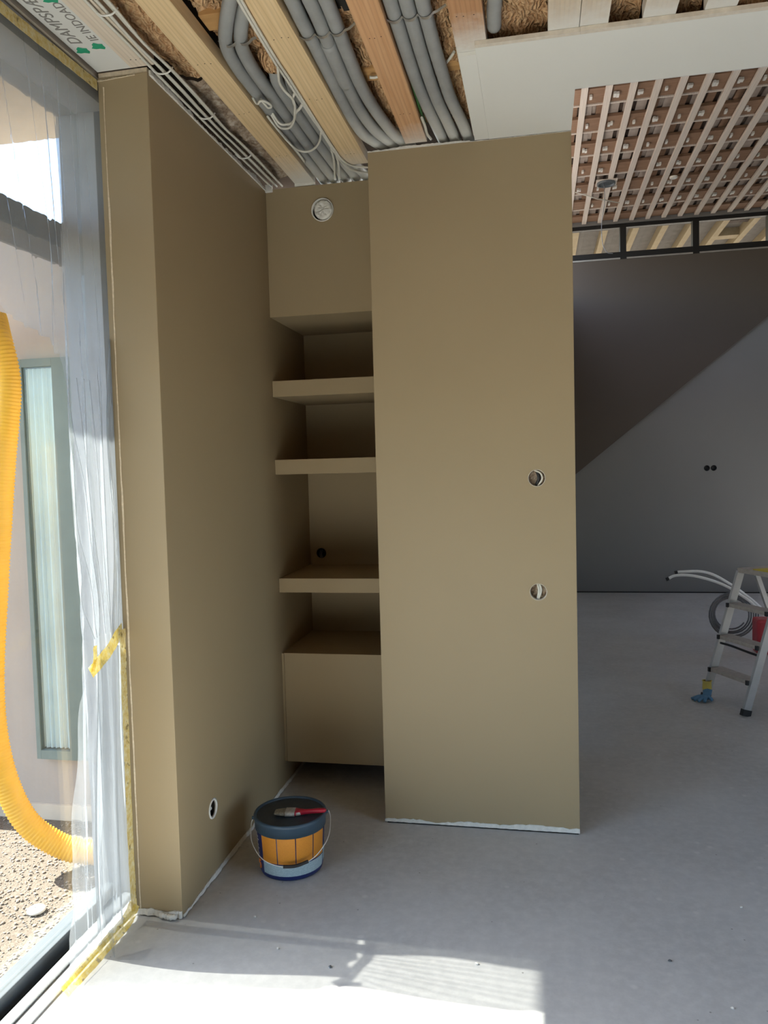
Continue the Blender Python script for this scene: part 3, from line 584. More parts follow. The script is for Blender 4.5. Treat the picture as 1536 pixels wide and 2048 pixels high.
for lab, pts in cond:
    bm = bmesh.new(); P3 = [Vector((p[0], p[1], p[2] if len(p) > 2 else ZC)) for p in pts]
    tube(bm, smooth_path(P3, 6), 0.0210, 16); o_ = single('conduit', bm, 'grey_conduit', lab, 'conduit', 'grey conduits in the ceiling')
    if 'sleeve' in lab:
        bm = bmesh.new(); tube(bm, smooth_path([(-0.6015, 2.335, ZC), (-0.606, 2.46, ZC), (-0.609, 2.55, ZC), (-0.610, 2.60, ZC)], 5), lambda t: 0.0235 if t < 0.93 else 0.0220, 16); part('sleeve', bm, 'grey_conduit', o_)
def strap(pts, lab):
    bm = bmesh.new(); P3 = smooth_path([(x, y, z) for x, y, z in pts], 6); prev = None
    for p in P3:
        cur = [bm.verts.new(p+Vector((0, -0.006, 0))), bm.verts.new(p+Vector((0, 0.006, 0))), bm.verts.new(p+Vector((0, 0.006, 0.0012))), bm.verts.new(p+Vector((0, -0.006, 0.0012)))]
        if prev:
            for k in range(4): bm.faces.new((prev[k], prev[(k+1) % 4], cur[(k+1) % 4], cur[k]))
        prev = cur
    single('fixing_strap', bm, 'zinc', lab, 'strap', 'metal straps holding the conduits')
def wave(x0, x1, y, nb):
    out = [(x0-0.012, y, 2.722)]
    for i in range(nb):
        a = x0+(x1-x0)*i/nb; b = x0+(x1-x0)*(i+1)/nb; out += [(a+(b-a)*0.2, y, 2.7075), (a+(b-a)*0.5, y, 2.7035), (a+(b-a)*0.8, y, 2.7075), (b, y, 2.716)]
    return out+[(x1+0.012, y+0.004, 2.722)]
strap(wave(-0.900, -0.808, 2.25, 2), 'wavy metal strap across the two curved conduits'); strap(wave(-0.667, -0.532, 2.27, 3)+[(-0.50, 2.265, 2.73)], 'wavy metal strap across the middle bay conduits'); strap(wave(-0.403, -0.272, 2.245, 3)+[(-0.235, 2.24, 2.73)], 'wavy metal strap across the conduits beside the white sprayed board')
def cable(pts, lab, r=0.0042, z=2.692, group='loose white cables between the ceiling boards', mat='white_cable', name='cable', sub=6):
    bm = bmesh.new(); tube(bm, smooth_path([(p[0], p[1], p[2] if len(p) > 2 else z) for p in pts], sub), r, 8)
    return single(name, bm, mat, lab, 'cable', group)
cable([(-0.750, 1.9), (-0.760, 2.016), (-0.765, 2.135), (-0.771, 2.352), (-0.770, 2.438), (-0.770, 2.527), (-0.769, 2.636), (-0.769, 2.740), (-0.767, 2.821), (-0.769, 2.955), (-0.768, 3.095), (-0.757, 3.206), (-0.725, 3.264), (-0.660, 3.30)], 'white cable running along the second board and turning right at the niche')
cable([(-0.741, 1.9), (-0.752, 2.017), (-0.759, 2.20), (-0.762, 2.346), (-0.761, 2.455), (-0.762, 2.585), (-0.763, 2.697), (-0.764, 2.841), (-0.764, 2.993), (-0.760, 3.121), (-0.736, 3.20), (-0.665, 3.24)], 'second white cable along the second board', z=2.6945)
cable([(-0.768, 2.36), (-0.782, 2.409), (-0.793, 2.452), (-0.794, 2.505), (-0.787, 2.556), (-0.791, 2.601), (-0.808, 2.655), (-0.828, 2.712), (-0.857, 2.763), (-0.881, 2.773), (-0.899, 2.748), (-0.915, 2.70, 2.72)], 'large drooping white cable loop under the curved conduits', z=2.684)
cable([(-0.772, 2.54), (-0.789, 2.578), (-0.800, 2.634), (-0.817, 2.690), (-0.839, 2.735), (-0.864, 2.750), (-0.890, 2.735), (-0.91, 2.70, 2.72)], 'inner drooping white cable loop', z=2.688)
cable([(-0.922, 2.70, 2.70), (-0.913, 2.788), (-0.911, 2.872), (-0.905, 2.947), (-0.892, 2.985), (-0.865, 3.000), (-0.829, 2.975), (-0.794, 2.918), (-0.769, 2.85)], 'white cable loop sagging nearest the niche', z=2.688)
cable([(-0.918, 2.80), (-0.914, 2.95), (-0.912, 3.031), (-0.914, 3.121)], 'short white cable end along the first board', z=2.6975)
cable([(-0.773, 3.010), (-0.792, 3.121), (-0.834, 3.30), (-0.844, 3.338, 2.70)], 'left one of two white cables dropping to the niche top', r=0.0048)
cable([(-0.763, 3.030), (-0.781, 3.149), (-0.818, 3.30), (-0.826, 3.338, 2.70)], 'right one of two white cables dropping to the niche top', r=0.0048)
cable([(-0.93, 2.575, 2.71), (-0.916, 2.580), (-0.899, 2.564), (-0.885, 2.570), (-0.875, 2.596), (-0.878, 2.613), (-0.890, 2.616), (-0.892, 2.590), (-0.90, 2.57, 2.70)], 'small twisted loop of white cable at the first board', z=2.690)
cable([(-0.769, 2.62, 2.69), (-0.785, 2.640), (-0.80, 2.655), (-0.808, 2.668)], 'white cable stub crossing to the drooping loop', r=0.005, z=2.686)
cable([(-0.393, 2.60), (-0.396, 2.75), (-0.397, 2.85), (-0.395, 2.95)], 'dark green cable beside the orange board', z=2.722, mat='green_cable', r=0.005)
cable([(-0.396, 2.86), (-0.394, 2.93), (-0.396, 3.0), (-0.388, 3.05)], 'white cable stub at the foot of the orange board', z=2.705, r=0.005)
cable([(-0.242, 2.52), (-0.262, 2.56), (-0.285, 2.60), (-0.30, 2.64)], 'pale cable end poking from the wool beside the white sprayed board', z=2.745, r=0.0045)
cable([(-0.53, 2.60), (-0.515, 2.605), (-0.497, 2.60)], 'pale cable stub beside the orange board', z=2.74, r=0.005)
for i, lab in enumerate(('closest to the wall', 'second from the wall', 'third from the wall', 'fourth from the wall', 'fifth from the wall', 'sixth from the wall', 'farthest from the wall')):
    x0 = -1.146+0.0095*i; rs = random.Random(40+i); pts = []
    for k in range(13):
        y = 1.55+k*(3.338-1.55)/12; bun = 0.82+0.18*abs(math.sin(k*0.8))
        pts.append((-1.147+(x0+1.147)*bun+rs.uniform(-0.0012, 0.0012)+0.022*max(0, y-2.7), y, 2.692+0.0085*((i*2) % 3)+rs.uniform(-0.001, 0.001)))
    cable(pts, 'white cable on top of the partition, %s' % lab, r=0.0042, group='cables bundled along the partition top', sub=4)
for k, y in enumerate((1.98, 2.30, 2.62, 2.98)):
    bm = bmesh.new(); tube(bm, smooth_path([(-1.155, y, 2.70), (-1.135, y+0.003, 2.6835), (-1.105, y+0.006, 2.684), (-1.088, y+0.008, 2.70)], 4), 0.0028, 6)
    single('cable_clip', bm, 'white_plastic', ('clip on the cable bundle nearest the camera', 'clip on the cable bundle beside the partition corner', 'clip on the cable bundle midway along the partition', 'clip on the cable bundle nearest the niche')[k], 'clip', 'cable clips on the partition top')

# ------------------------------------------------------------------ window wall with sliding door
win = struct('window_1', box(-1.530, -1.400, 2.375, 2.44, -0.1, 2.70), 'jamb_grey', 'tall sliding glass door with dark frame behind plastic sheeting')
part('outer_track', box(-1.530, -1.497, -3.0, 2.3745, -0.10, 0.028, bevel=0.003), 'frame_grey', win); part('track_groove', box(-1.4965, -1.480, -3.0, 2.3745, -0.06, 0.010), 'black_plastic', win)
part('glass_rail', box(-1.4795, -1.446, -3.0, 2.3745, -0.06, 0.050, bevel=0.003), 'frame_grey', win); part('track_groove', box(-1.4455, -1.418, -3.0, 2.3745, -0.06, -0.005), 'black_plastic', win)
part('inner_track', box(-1.4175, -1.384, -3.0, 2.3745, -0.06, 0.020, bevel=0.003), 'alu_grey', win); part('inner_sill', box(-1.3835, -1.3455, -3.0, 2.3745, -0.06, 0.010, bevel=0.002), 'sill_white', win)
part('glass_pane', box(-1.469, -1.461, -2.99, 2.3745, 0.0505, 2.629), 'glass', win)
part('top_rail', box(-1.530, -1.352, -3.0, 2.3745, 2.630, 2.695), 'jamb_grey', win); part('mullion', box(-1.49, -1.44, -1.6, -1.54, 0.0505, 2.629), 'anthracite', win)
# sheeting: horizontal rows whose left edge follows the cut arch
edge = [(0.008, 1.930), (0.142, 1.935), (0.367, 1.986), (0.60, 2.010), (0.80, 2.031), (0.90, 2.064), (0.995, 2.068), (1.235, 2.055), (1.484, 2.051), (1.586, 2.067), (1.70, 2.058), (1.771, 2.043), (1.800, 2.015), (1.819, 1.984), (1.838, 1.93), (1.850, 1.879), (1.862, 1.83), (1.873, 1.785), (1.882, 1.70), (1.886, 1.2), (1.89, 0.90), (2.66, 0.90)]
def el(z):
    for (za, ya), (zb, yb) in zip(edge, edge[1:]):
        if z <= zb: return ya+(yb-ya)*(z-za)/(zb-za)
    return 0.90
CREASE = [(2.095, 1.72, 0.005), (2.115, 1.80, 0.006), (2.13, 1.93, 0.005), (2.15, 1.99, 0.006), (2.165, 2.04, 0.004), (2.185, 2.07, 0.006), (2.20, 2.13, 0.005), (2.215, 2.17, 0.004), (2.235, 2.20, 0.005)]
def film_x(y, z):
    g = max(0.0, 1-abs(z-0.92)/1.3); u = (2.26-y)/0.25
    w_ = min(1, max(0, (1.9-u)/0.8)); f_ = 0.012*noise.noise(Vector((y*6, z*1.1, 1)))
    if w_ > 0:
        f_ += w_*(0.010*math.sin(u*21+z*1.7+2*noise.noise(Vector((u, z*1.2, 4))))*(0.25+g) + 0.006*math.sin(u*47-z*2.3)*g)
    for ya_, yb_, am in CREASE:
        d_ = (y-(ya_+(yb_-ya_)*(z-0.92)/1.7))/0.0035 if z > 0.92 else (y-(ya_+(2.02+(ya_-2.10)*1.6-ya_)*(0.92-z)/0.92))/0.0035
        if abs(d_) < 3: f_ += am*math.exp(-d_*d_)
    k = min(1, max(0, (2.284-y)/0.03))*min(1, max(0, (2.66-z)/0.06))*min(1, max(0.15, z/0.15))
    e_ = min(1, max(0, (y-2.25)/0.034))
    return -1.3375+0.0050*e_+f_*k
sheet = thing('plastic_sheet', 'translucent plastic dust sheet taped over the window, cut open in an arch', 'plastic sheet', (-1.337, 2.1, 0.0))
bm = bmesh.new(); zs = sorted(set([0.008+k*0.025 for k in range(72)]+[z for z, _ in edge if z > 1.7]+[1.9+k*0.03 for k in range(25)]+[2.66]))
ys = []; y = 2.312
while y > 0.90: ys.append(y); y -= 0.0036 if y > 1.80 else 0.012
ys.append(0.90); prev = None
for z in zs:
    ya = el(z); row = []
    for k, y in enumerate(ys):
        if y > ya: row.append(bm.verts.new((film_x(y, z), y, z)))
        elif ys[k-1] > ya: row.append(bm.verts.new((film_x(ya, z), ya, z)))
        else: row.append(None)
    if prev:
        for i in range(len(ys)-1):
            q = [v_ for v_ in (prev[i], prev[i+1], row[i+1], row[i]) if v_]
            if len(q) >= 3: bm.faces.new(q).smooth = True
    prev = row
part('sheet_film', bm, 'film', sheet)
bm = bmesh.new(); prev = None
for j in range(41):
    z = 0.012+0.90*j/40; row = []
    ya = 2.055+0.03*(z/0.9)-0.02*math.sin(z*5); 
    for i in range(31):
        y = 2.310+(ya-2.310)*i/30; u = i/30
        x = -1.322+0.009*math.sin(u*13+z*1.6)+0.006*math.sin(u*29-z*3)
        row.append(bm.verts.new((min(x, -1.312) if y < 2.26 else -1.3318+(min(x, -1.312)+1.3318)*max(0, (2.284-y)/0.024), y, z)))
    if prev:
        for i in range(30): bm.faces.new((prev[i], prev[i+1], row[i+1], row[i])).smooth = True
    prev = row
part('lower_flap', bm, 'film_double', sheet, 'second layer of bunched plastic below the tape tie')
bm = bmesh.new(); prev = None
for j in range(21):
    t_ = j/20; z = 0.15*(1-t_)+0.004; c_ = Vector((-1.309+0.035*t_**1.5, 2.10-0.04*t_, z)); wd = 0.030*(1-t_)**0.9+0.002
    row = [bm.verts.new(c_+Vector((0.0015*math.sin(i*0.9+j*0.1)*(1-t_), wd*(i/5-1), 0))) for i in range(11)]
    if prev:
        for i in range(10): bm.faces.new((prev[i], prev[i+1], row[i+1], row[i])).smooth = True
    prev = row
part('hanging_corner', bm, 'film', sheet, 'pointed plastic corner hanging onto the floor')
for ya_, yb_, am in CREASE:  # whiter ribbons imitate bright glints along the creases, sunlit height only
    bm = bmesh.new(); prev = None
    for j in range(46):
        z = 0.96+(1.74-0.96)*j/45; y = ya_+(yb_-ya_)*(z-0.92)/1.7
        if y <= el(z)+0.004: break
        x = film_x(y, z)+0.0012; cur = [bm.verts.new((x, y-0.0011, z)), bm.verts.new((x+0.0012, y, z)), bm.verts.new((x, y+0.0011, z))]
        if prev:
            for q in (0, 1): bm.faces.new((prev[q], prev[q+1], cur[q+1], cur[q])).smooth = True
        prev = cur
    part('crease_glint', bm, 'film_glint', sheet)
bm = bmesh.new(); prev = None  # added film layer that catches the sun as a bright band
for j in range(50):
    z = 0.93+0.95*j/49; row = []; wd = 0.075+0.012*math.sin(z*9)-0.03*(j/49)
    for i in range(19):
        u = i/18; y = 2.302-wd*u; row.append(bm.verts.new((min(-1.312, -1.326+0.005*math.sin(u*17+z*2.5)+0.003*math.sin(u*33-z*6)) if y < 2.27 else -1.3318+0.006*(2.302-y)/0.032, y, z)))
    if prev:
        for i in range(18): bm.faces.new((prev[i], prev[i+1], row[i+1], row[i])).smooth = True
    prev = row
part('bright_band_layer', bm, 'film_double', sheet, 'bunched plastic added to give a bright band beside the partition')
def tape(pts, w_, nrm, name='tape_strip', lab=None, seed=1):
    rs = random.Random(seed); P3 = smooth_path(pts, 8); bm = bmesh.new(); prev = None; nrm = Vector(nrm).normalized()
    for i, p in enumerate(P3):
        t_ = (P3[min(i+1, len(P3)-1)]-P3[max(i-1, 0)]).normalized(); s = t_.cross(nrm).normalized(); a = w_/2*(1+rs.uniform(-0.05, 0.05)); b = w_/2*(1+rs.uniform(-0.05, 0.05)); q = p+nrm*rs.uniform(0, 0.0015)
        cur = [bm.verts.new(q+s*a), bm.verts.new(q-s*b), bm.verts.new(q-s*b+nrm*0.0007), bm.verts.new(q+s*a+nrm*0.0007)]
        if prev:
            for k in range(4): bm.faces.new((prev[k], prev[(k+1) % 4], cur[(k+1) % 4], cur[k]))
        prev = cur
    part(name, bm, 'bright_tape' if name == 'tape_tie' or (lab and 'sill' in lab) else 'yellow_tape', sheet, lab)
XT = -1.3108
tape([(XT, 2.246, 0.04), (XT, 2.24, 0.24), (XT, 2.243, 0.55), (XT, 2.246, 0.80), (XT, 2.25, 0.96)], 0.034, (1, 0, 0), lab='yellow printed tape along the window jamb', seed=3)
tape([(XT+0.001, 2.247, 0.06), (-1.3108, 2.20, 0.032), (-1.3115, 2.14, 0.028), (-1.312, 2.05, 0.026), (-1.315, 1.93, 0.022), (-1.318, 1.87, 0.020)], 0.040, (0.75, 0, 0.65), lab='yellow printed tape along the window sill', seed=4)
tape([(-1.3275, 2.277, 0.955), (-1.311, 2.22, 0.945), (-1.305, 2.16, 0.915), (-1.304, 2.10, 0.890), (-1.312, 2.066, 0.868)], 0.042, (1, 0, 0), 'tape_tie', 'yellow tape tie gathering the plastic sheet', 5)
tape([(-1.308, 2.070, 0.87), (-1.305, 2.078, 0.90), (-1.306, 2.085, 0.945)], 0.018, (1, 0, 0), 'tape_tie', None, 6)
tape([(XT-0.002, 1.4, 2.630), (XT-0.002, 1.853, 2.634), (XT-0.002, 2.05, 2.640), (XT-0.002, 2.25, 2.645)], 0.032, (1, 0, 0), lab='yellow tape along the top of the window', seed=8)

# ------------------------------------------------------------------ outside
gr = struct('ground_outside', box(-16, -1.531, -14, 16, -0.16, -0.10), 'gravel', 'sandy gravel ground outside the window')
struct('ground_rear', box(-16, 30, 9.12, 26, -0.16, -0.10), 'gravel', 'gravel ground behind the house'); struct('ground_side', box(4.2, 30, -14, 9.1, -0.16, -0.10), 'gravel', 'gravel ground beside the house')
bm = bmesh.new(); rs = random.Random(5)
ico = bmesh.new(); bmesh.ops.create_icosphere(ico, subdivisions=1, radius=1.0); iv = [v_.co.copy() for v_ in ico.verts]; ifc = [[v_.index for v_ in f_.verts] for f_ in ico.faces]; ico.free()
verts = []; faces = []
for k in range(6500):
    x = rs.uniform(-3.0, -1.55); y = rs.uniform(1.7, 3.08); r0 = rs.choice((0.002, 0.003, 0.003, 0.004, 0.004, 0.006)); b0 = len(verts)
    sx_, sy_, sz_ = (r0*rs.uniform(0.7, 1.5) for _ in range(3))
    for v_ in iv: verts.append((x+v_.x*sx_, y+v_.y*sy_, -0.0995+v_.z*sz_*0.7+sz_*0.3))
    faces += [[b0+i for i in f_] for f_ in ifc]
me = bpy.data.meshes.new('pebbles'); me.from_pydata(verts, [], faces); me.materials.append(M['pebble']); po = bpy.data.objects.new('pebbles', me); C.objects.link(po); po.parent = gr; po.location = -gr.location; po['kind'] = 'stuff'
ow = struct('wall_outside', box(-6.0, -1.535, 3.10, 3.22, -0.10, 2.50), 'outside_render', 'beige rendered outside wall with a glazed door')
part('plinth', box(-6.0, -1.535, 3.085, 3.0995, -0.10, -0.03), 'soffit_beige', ow)
door = struct('door_1', box(-2.228, -2.208, 3.06, 3.0995, 0.19, 1.965), 'door_green', 'narrow green framed glass door with curtains in the outside wall')
part('door_frame', box(-2.062, -1.955, 3.06, 3.0995, 0.19, 1.965), 'door_green', door); part('door_frame', box(-2.2075, -2.0625, 3.06, 3.0995, 1.93, 1.965), 'door_green', door); part('door_frame', box(-2.2075, -2.0625, 3.06, 3.0995, 0.19, 0.23), 'door_green', door)
part('door_pane', box(-2.2075, -2.0625, 3.068, 3.074, 0.231, 1.929), 'door_glass', door)
bm = bmesh.new(); prev = None
for i in range(49):
    x = -2.2070+0.144*i/48; y = 3.088+0.007*math.sin(i*0.85)+0.002*math.sin(i*2.1); cur = [bm.verts.new((x, y, 0.235)), bm.verts.new((x, y, 1.925))]
    if prev: bm.faces.new((prev[0], cur[0], cur[1], prev[1])).smooth = True
    prev = cur
part('curtain', bm, 'curtain', door)
struct('trim_9', box(-1.74, -1.60, -3.0, 2.70, 2.24, 2.325), 'dark_fascia', 'dark beam outside along the window head')
struct('ceiling_outside', box(-2.45, -1.531, -3.0, 3.10, 2.90, 2.98), 'soffit_beige', 'beige roof overhang outside the window')
struct('wall_head', box(-1.53, -1.3455, -3.0, YE, 2.701, 2.8595), 'soffit_beige', 'beige lintel above the window'); struct('wall_corner', box(-1.53, -1.332, 2.4405, YE, -0.1, 2.70), 'outside_render', 'beige outside corner behind the partition')
# yellow drain hose
pth = smooth_path([(-2.66, 3.02, -0.05), (-2.66, 3.02, 0.5), (-2.64, 3.01, 1.3), (-2.52, 2.97, 1.86), (-2.30, 2.86, 2.10), (-2.09, 2.72, 2.10), (-2.00, 2.645, 1.99), (-1.975, 2.655, 1.80), (-2.005, 2.64, 1.50), (-2.045, 2.62, 1.07), (-2.075, 2.60, 0.65), (-2.055, 2.60, 0.36), (-1.985, 2.62, 0.14), (-1.885, 2.66, 0.025), (-1.77, 2.71, -0.035), (-1.62, 2.78, -0.052)], 40)
ts = [0]
for a, b in zip(pth, pth[1:]): ts.append(ts[-1]+(b-a).length)
rp = []; step = 0.0045; d = 0; i = 0
while d < ts[-1]:
    while i < len(ts)-2 and ts[i+1] < d: i += 1
    rp.append(pth[i].lerp(pth[i+1], (d-ts[i])/(ts[i+1]-ts[i]))); d += step
bm = bmesh.new(); cnt = len(rp); tube(bm, rp, lambda t_: 0.0455+0.0028*math.sin(t_*(cnt-1)*PI/1.5), 22)
single('drain_hose', bm, 'hose_yellow', 'yellow corrugated drain hose curving to the gravel outside', 'hose')
t = thing('fixing_disc', 'white round disc with two holes lying on the gravel', 'disc', (-1.783, 2.40, -0.095))
bm = bmesh.new(); R = lathe(bm, [(0.0315, -0.0935), (0.0325, -0.088), (0.028, -0.083), (0.012, -0.081)], (-1.783, 2.40, 0), 28); bm.faces.new(R[-1]); bm.faces.new(R[0][::-1]); part('disc_plate', bm, 'white_plastic', t)
for dx in (-0.004, 0.005):
    bm = bmesh.new(); R = lathe(bm, [(0.0022, -0.0815), (0.0022, -0.0803)], (-1.783+dx, 2.40, 0), 8); bm.faces.new(R[-1]); part('hole', bm, 'black_plastic', t)
bm = bmesh.new(); tube(bm, smooth_path([(-1.98, 2.33, -0.088), (-1.95, 2.345, -0.086), (-1.92, 2.335, -0.088), (-1.90, 2.34, -0.088)], 4), lambda t_: 0.007*(1-t_*0.5), 6); single('wood_splinter', bm, 'rafter_wood', 'pale splinter of wood on the gravel', 'splinter')

# ------------------------------------------------------------------ paint pail
BX, BY = -0.914, 2.668
VR = Vector((0.946, 0.324, 0)); VF = Vector((0.324, -0.946, 0))   # to its right / towards the viewer
def cyl(phi, r, z): return Vector((BX, BY, z))+VR*(math.sin(phi)*r)+VF*(math.cos(phi)*r)
def rb(z): return 0.1145+0.010*z/0.17
pail = thing('paint_pail', 'dark blue paint pail with orange label panels and slate lid', 'pail', (BX, BY, 0))
bm = bmesh.new(); R = lathe(bm, [(0.108, 0.0005), (0.112, 0.003), (rb(0.01), 0.012), (rb(0.163), 0.163), (rb(0.165)-0.004, 0.164)], (BX, BY, 0), 56); bm.faces.new(R[0][::-1]); part('pail_body', bm, 'pail_blue', pail)
lid = part('lid', (lambda bm: (lathe(bm, [(0.1255, 0.160), (0.1290, 0.160), (0.1295, 0.190), (0.1325, 0.194), (0.1335, 0.201), (0.131, 0.2065), (0.1270, 0.2075), (0.1245, 0.2065), (0.122, 0.2005)], (BX, BY, 0), 64), bm)[1])(bmesh.new()), 'pail_lid', pail)
bm = bmesh.new(); R = lathe(bm, [(0.1225, 0.2008), (0.09, 0.2012), (0.03, 0.2012)], (BX, BY, 0), 48); bm.faces.new(R[-1]); part('lid_top', bm, 'lid_top', lid)
def patch(p0, p1, z0, z1, mat, off=0.0012, n_=14, name='label_panel', lab=None):
    bm = bmesh.new(); uv = bm.loops.layers.uv.new('UVMap'); prev = None
    for i in range(n_+1):
        ph = math.radians(p0+(p1-p0)*i/n_); cur = [bm.verts.new(cyl(ph, rb(z0)+off, z0)), bm.verts.new(cyl(ph, rb(z1)+off, z1))]
        if prev:
            f_ = bm.faces.new((prev[0], cur[0], cur[1], prev[1])); f_.smooth = True
            for lp, q in zip(f_.loops, (((i-1)/n_, 0), (i/n_, 0), (i/n_, 1), ((i-1)/n_, 1))): lp[uv].uv = q
        prev = cur
    return part(name, bm, mat, pail, lab)
for a, b in ((-57, -25.5), (-23.8, 6.2), (7.8, 38.0), (39.8, 68.5)): patch(a, b, 0.064, 0.1585, 'label_orange')
patch(-57, 68.5, 0.019, 0.060, 'label_pale', n_=30, lab='pale blue printed panel'); patch(71, 100, 0.03, 0.085, 'label_pale')
for k in range(9): patch(-84+0.6*(k % 2), -70-3*(k % 3), 0.062+0.0105*k, 0.066+0.0105*k, 'print_white', name='lettering', n_=4)
# numeral 5 wrapped on the side
fp = [(-69, 0.052), (-77, 0.052), (-77, 0.040), (-70, 0.040), (-68.5, 0.031), (-71, 0.023), (-77, 0.023)]
bm = bmesh.new(); tube(bm, [cyl(math.radians(a), rb(z)+0.001, z) for a, z in fp], 0.0022, 6); part('numeral', bm, 'print_orange', pail)
bail = part('bail_handle', (lambda bm: (tube(bm, smooth_path([cyl(math.radians(-92), 0.136, 0.186), cyl(math.radians(-88), 0.142, 0.165), cyl(math.radians(-70), 0.148, 0.125), cyl(math.radians(-45), 0.147, 0.088), cyl(math.radians(-18), 0.145, 0.072), cyl(math.radians(5), 0.145, 0.071), cyl(math.radians(32), 0.146, 0.085), cyl(math.radians(62), 0.149, 0.125), cyl(math.radians(86), 0.146, 0.170), cyl(math.radians(92), 0.140, 0.196)], 8), 0.0016, 8), bm)[1])(bmesh.new()), 'wire_steel', pail)
bm = bmesh.new(); tube(bm, smooth_path([cyl(math.radians(-12), 0.1455, 0.0715), cyl(math.radians(5), 0.1465, 0.072), cyl(math.radians(23), 0.1455, 0.0785)], 5), 0.0062, 10); part('handle_grip', bm, 'black_plastic', bail)
for s in (-1, 1):
    bm = bmesh.new(); tube(bm, [cyl(math.radians(s*92), 0.128, 0.19), cyl(math.radians(s*92), 0.139, 0.19)], 0.006, 10); part('handle_lug', bm, 'pail_lid', bail)
# paintbrush lying on the lid
def L(u, v_, z=0.2125): return Vector((BX, BY, z))+VR*u+VF*v_
brush = thing('paintbrush', 'used paintbrush with red handle lying on the pail lid', 'paintbrush', (BX+0.02, BY, 0.2018))
ax = (L(0.13, 0.045)-L(-0.05, 0.012)).normalized(); sd = Vector((-ax.y, ax.x, 0))
def slab(stations, mat, name):
    bm = bmesh.new(); prev = None
    for c_, w_, h_ in stations:
        cur = []
        for k in range(12):
            a = 2*PI*k/12; cs, sn_ = math.cos(a), math.sin(a); cur.append(bm.verts.new(c_+sd*(w_*abs(cs)**0.6*(1 if cs > 0 else -1))+Vector((0, 0, h_*abs(sn_)**0.6*(1 if sn_ > 0 else -1)))))
        if prev:
            for k in range(12): bm.faces.new((prev[k], prev[(k+1) % 12], cur[(k+1) % 12], cur[k])).smooth = True
        else: bm.faces.new(cur[::-1])
        prev = cur
    bm.faces.new(prev); part(name, bm, mat, brush)
o0 = L(-0.055, 0.010, 0.2105)
slab([(o0, 0.020, 0.003), (o0+ax*0.02, 0.024, 0.006), (o0+ax*0.045, 0.025, 0.0085)], 'bristle', 'bristles'); slab([(o0+ax*0.040, 0.0265, 0.0092), (o0+ax*0.075, 0.0265, 0.0092)], 'ferrule', 'ferrule')
up = Vector((0, 0, 1))
slab([(o0+ax*0.072, 0.025, 0.008), (o0+ax*0.088, 0.020, 0.0085), (o0+ax*0.105, 0.010, 0.0075)], 'ferrule', 'paint_splashed_shoulder')
slab([(o0+ax*0.0745+up*0.0005, 0.0255, 0.0085), (o0+ax*0.090+up*0.0005, 0.0175, 0.009), (o0+ax*0.112+up*0.001, 0.0095, 0.008), (o0+ax*0.135+up*0.003, 0.0085, 0.0075), (o0+ax*0.16+up*0.005, 0.0095, 0.008), (o0+ax*0.182+up*0.006, 0.008, 0.007), (o0+ax*0.188+up*0.006, 0.003, 0.003)], 'brush_red', 'handle')

# ------------------------------------------------------------------ step ladder in the hall
sv = Vector((0.448, -0.894, 0)); bv = Vector((0.894, 0.448, 0)); F0 = Vector((0.968, 4.948, 0)); WL = 0.343
lad = thing('step_ladder', 'aluminium step ladder standing open in the dim hall', 'ladder', tuple(F0))
def lp(s, d, z): return F0+sv*s+bv*d+Vector((0, 0, z))
for s in (0.0, WL):
    bm = bmesh.new(); bar(bm, lp(s, 0.0, 0.018), lp(s, 0.252, 0.765), 0.018, 0.048, up=bv); o_ = part('front_rail', bm, 'alu', lad)
    bm = bmesh.new(); bar(bm, lp(s, -0.004, 0.001), lp(s, 0.006, 0.036), 0.026, 0.056, up=bv); part('foot', bm, 'black_plastic', o_)
    bm = bmesh.new(); bar(bm, lp(s, 0.66, 0.018), lp(s, 0.36, 0.765), 0.018, 0.030, up=bv); o_ = part('rear_leg', bm, 'alu', lad)
    bm = bmesh.new(); bar(bm, lp(s, 0.668, 0.001), lp(s, 0.65, 0.036), 0.026, 0.04, up=bv); part('foot', bm, 'black_plastic', o_)
for z, d in ((0.185, 0.045), (0.378, 0.110), (0.568, 0.175)):
    bm = bmesh.new(); bar(bm, lp(0.012, d+0.02, z), lp(WL-0.012, d+0.02, z), 0.085, 0.022); o_ = part('step', bm, 'step_grey', lad)
    for s in (0.012, WL-0.012):
        bm = bmesh.new(); bar(bm, lp(s-0.008, d-0.026, z), lp(s+0.008, d-0.026, z), 0.012, 0.026); part('step_cap', bm, 'black_plastic', o_)
bm = bmesh.new(); bar(bm, lp(0.0, 0.36, 0.775), lp(WL, 0.36, 0.775), 0.26, 0.028); plat = part('platform', bm, 'step_grey', lad)
bm = bmesh.new(); bar(bm, lp(0.35*WL, 0.30, 0.792), lp(WL, 0.30, 0.792), 0.12, 0.006); part('platform_label', bm, 'tool_yellow', plat, 'yellow sticker on the platform')
for s in (0.03,):
    bm = bmesh.new(); tube(bm, smooth_path([lp(s, 0.085, 0.345), lp(s+0.08, 0.090, 0.345), lp(s+0.2, 0.10, 0.335), lp(WL-0.03, 0.13, 0.32)], 5), 0.007, 8); part('locking_strap', bm, 'black_plastic', lad)
bm = bmesh.new(); bar(bm, lp(0.01, 0.61, 0.14), lp(WL-0.01, 0.61, 0.14), 0.02, 0.03); part('rear_brace', bm, 'alu', lad)
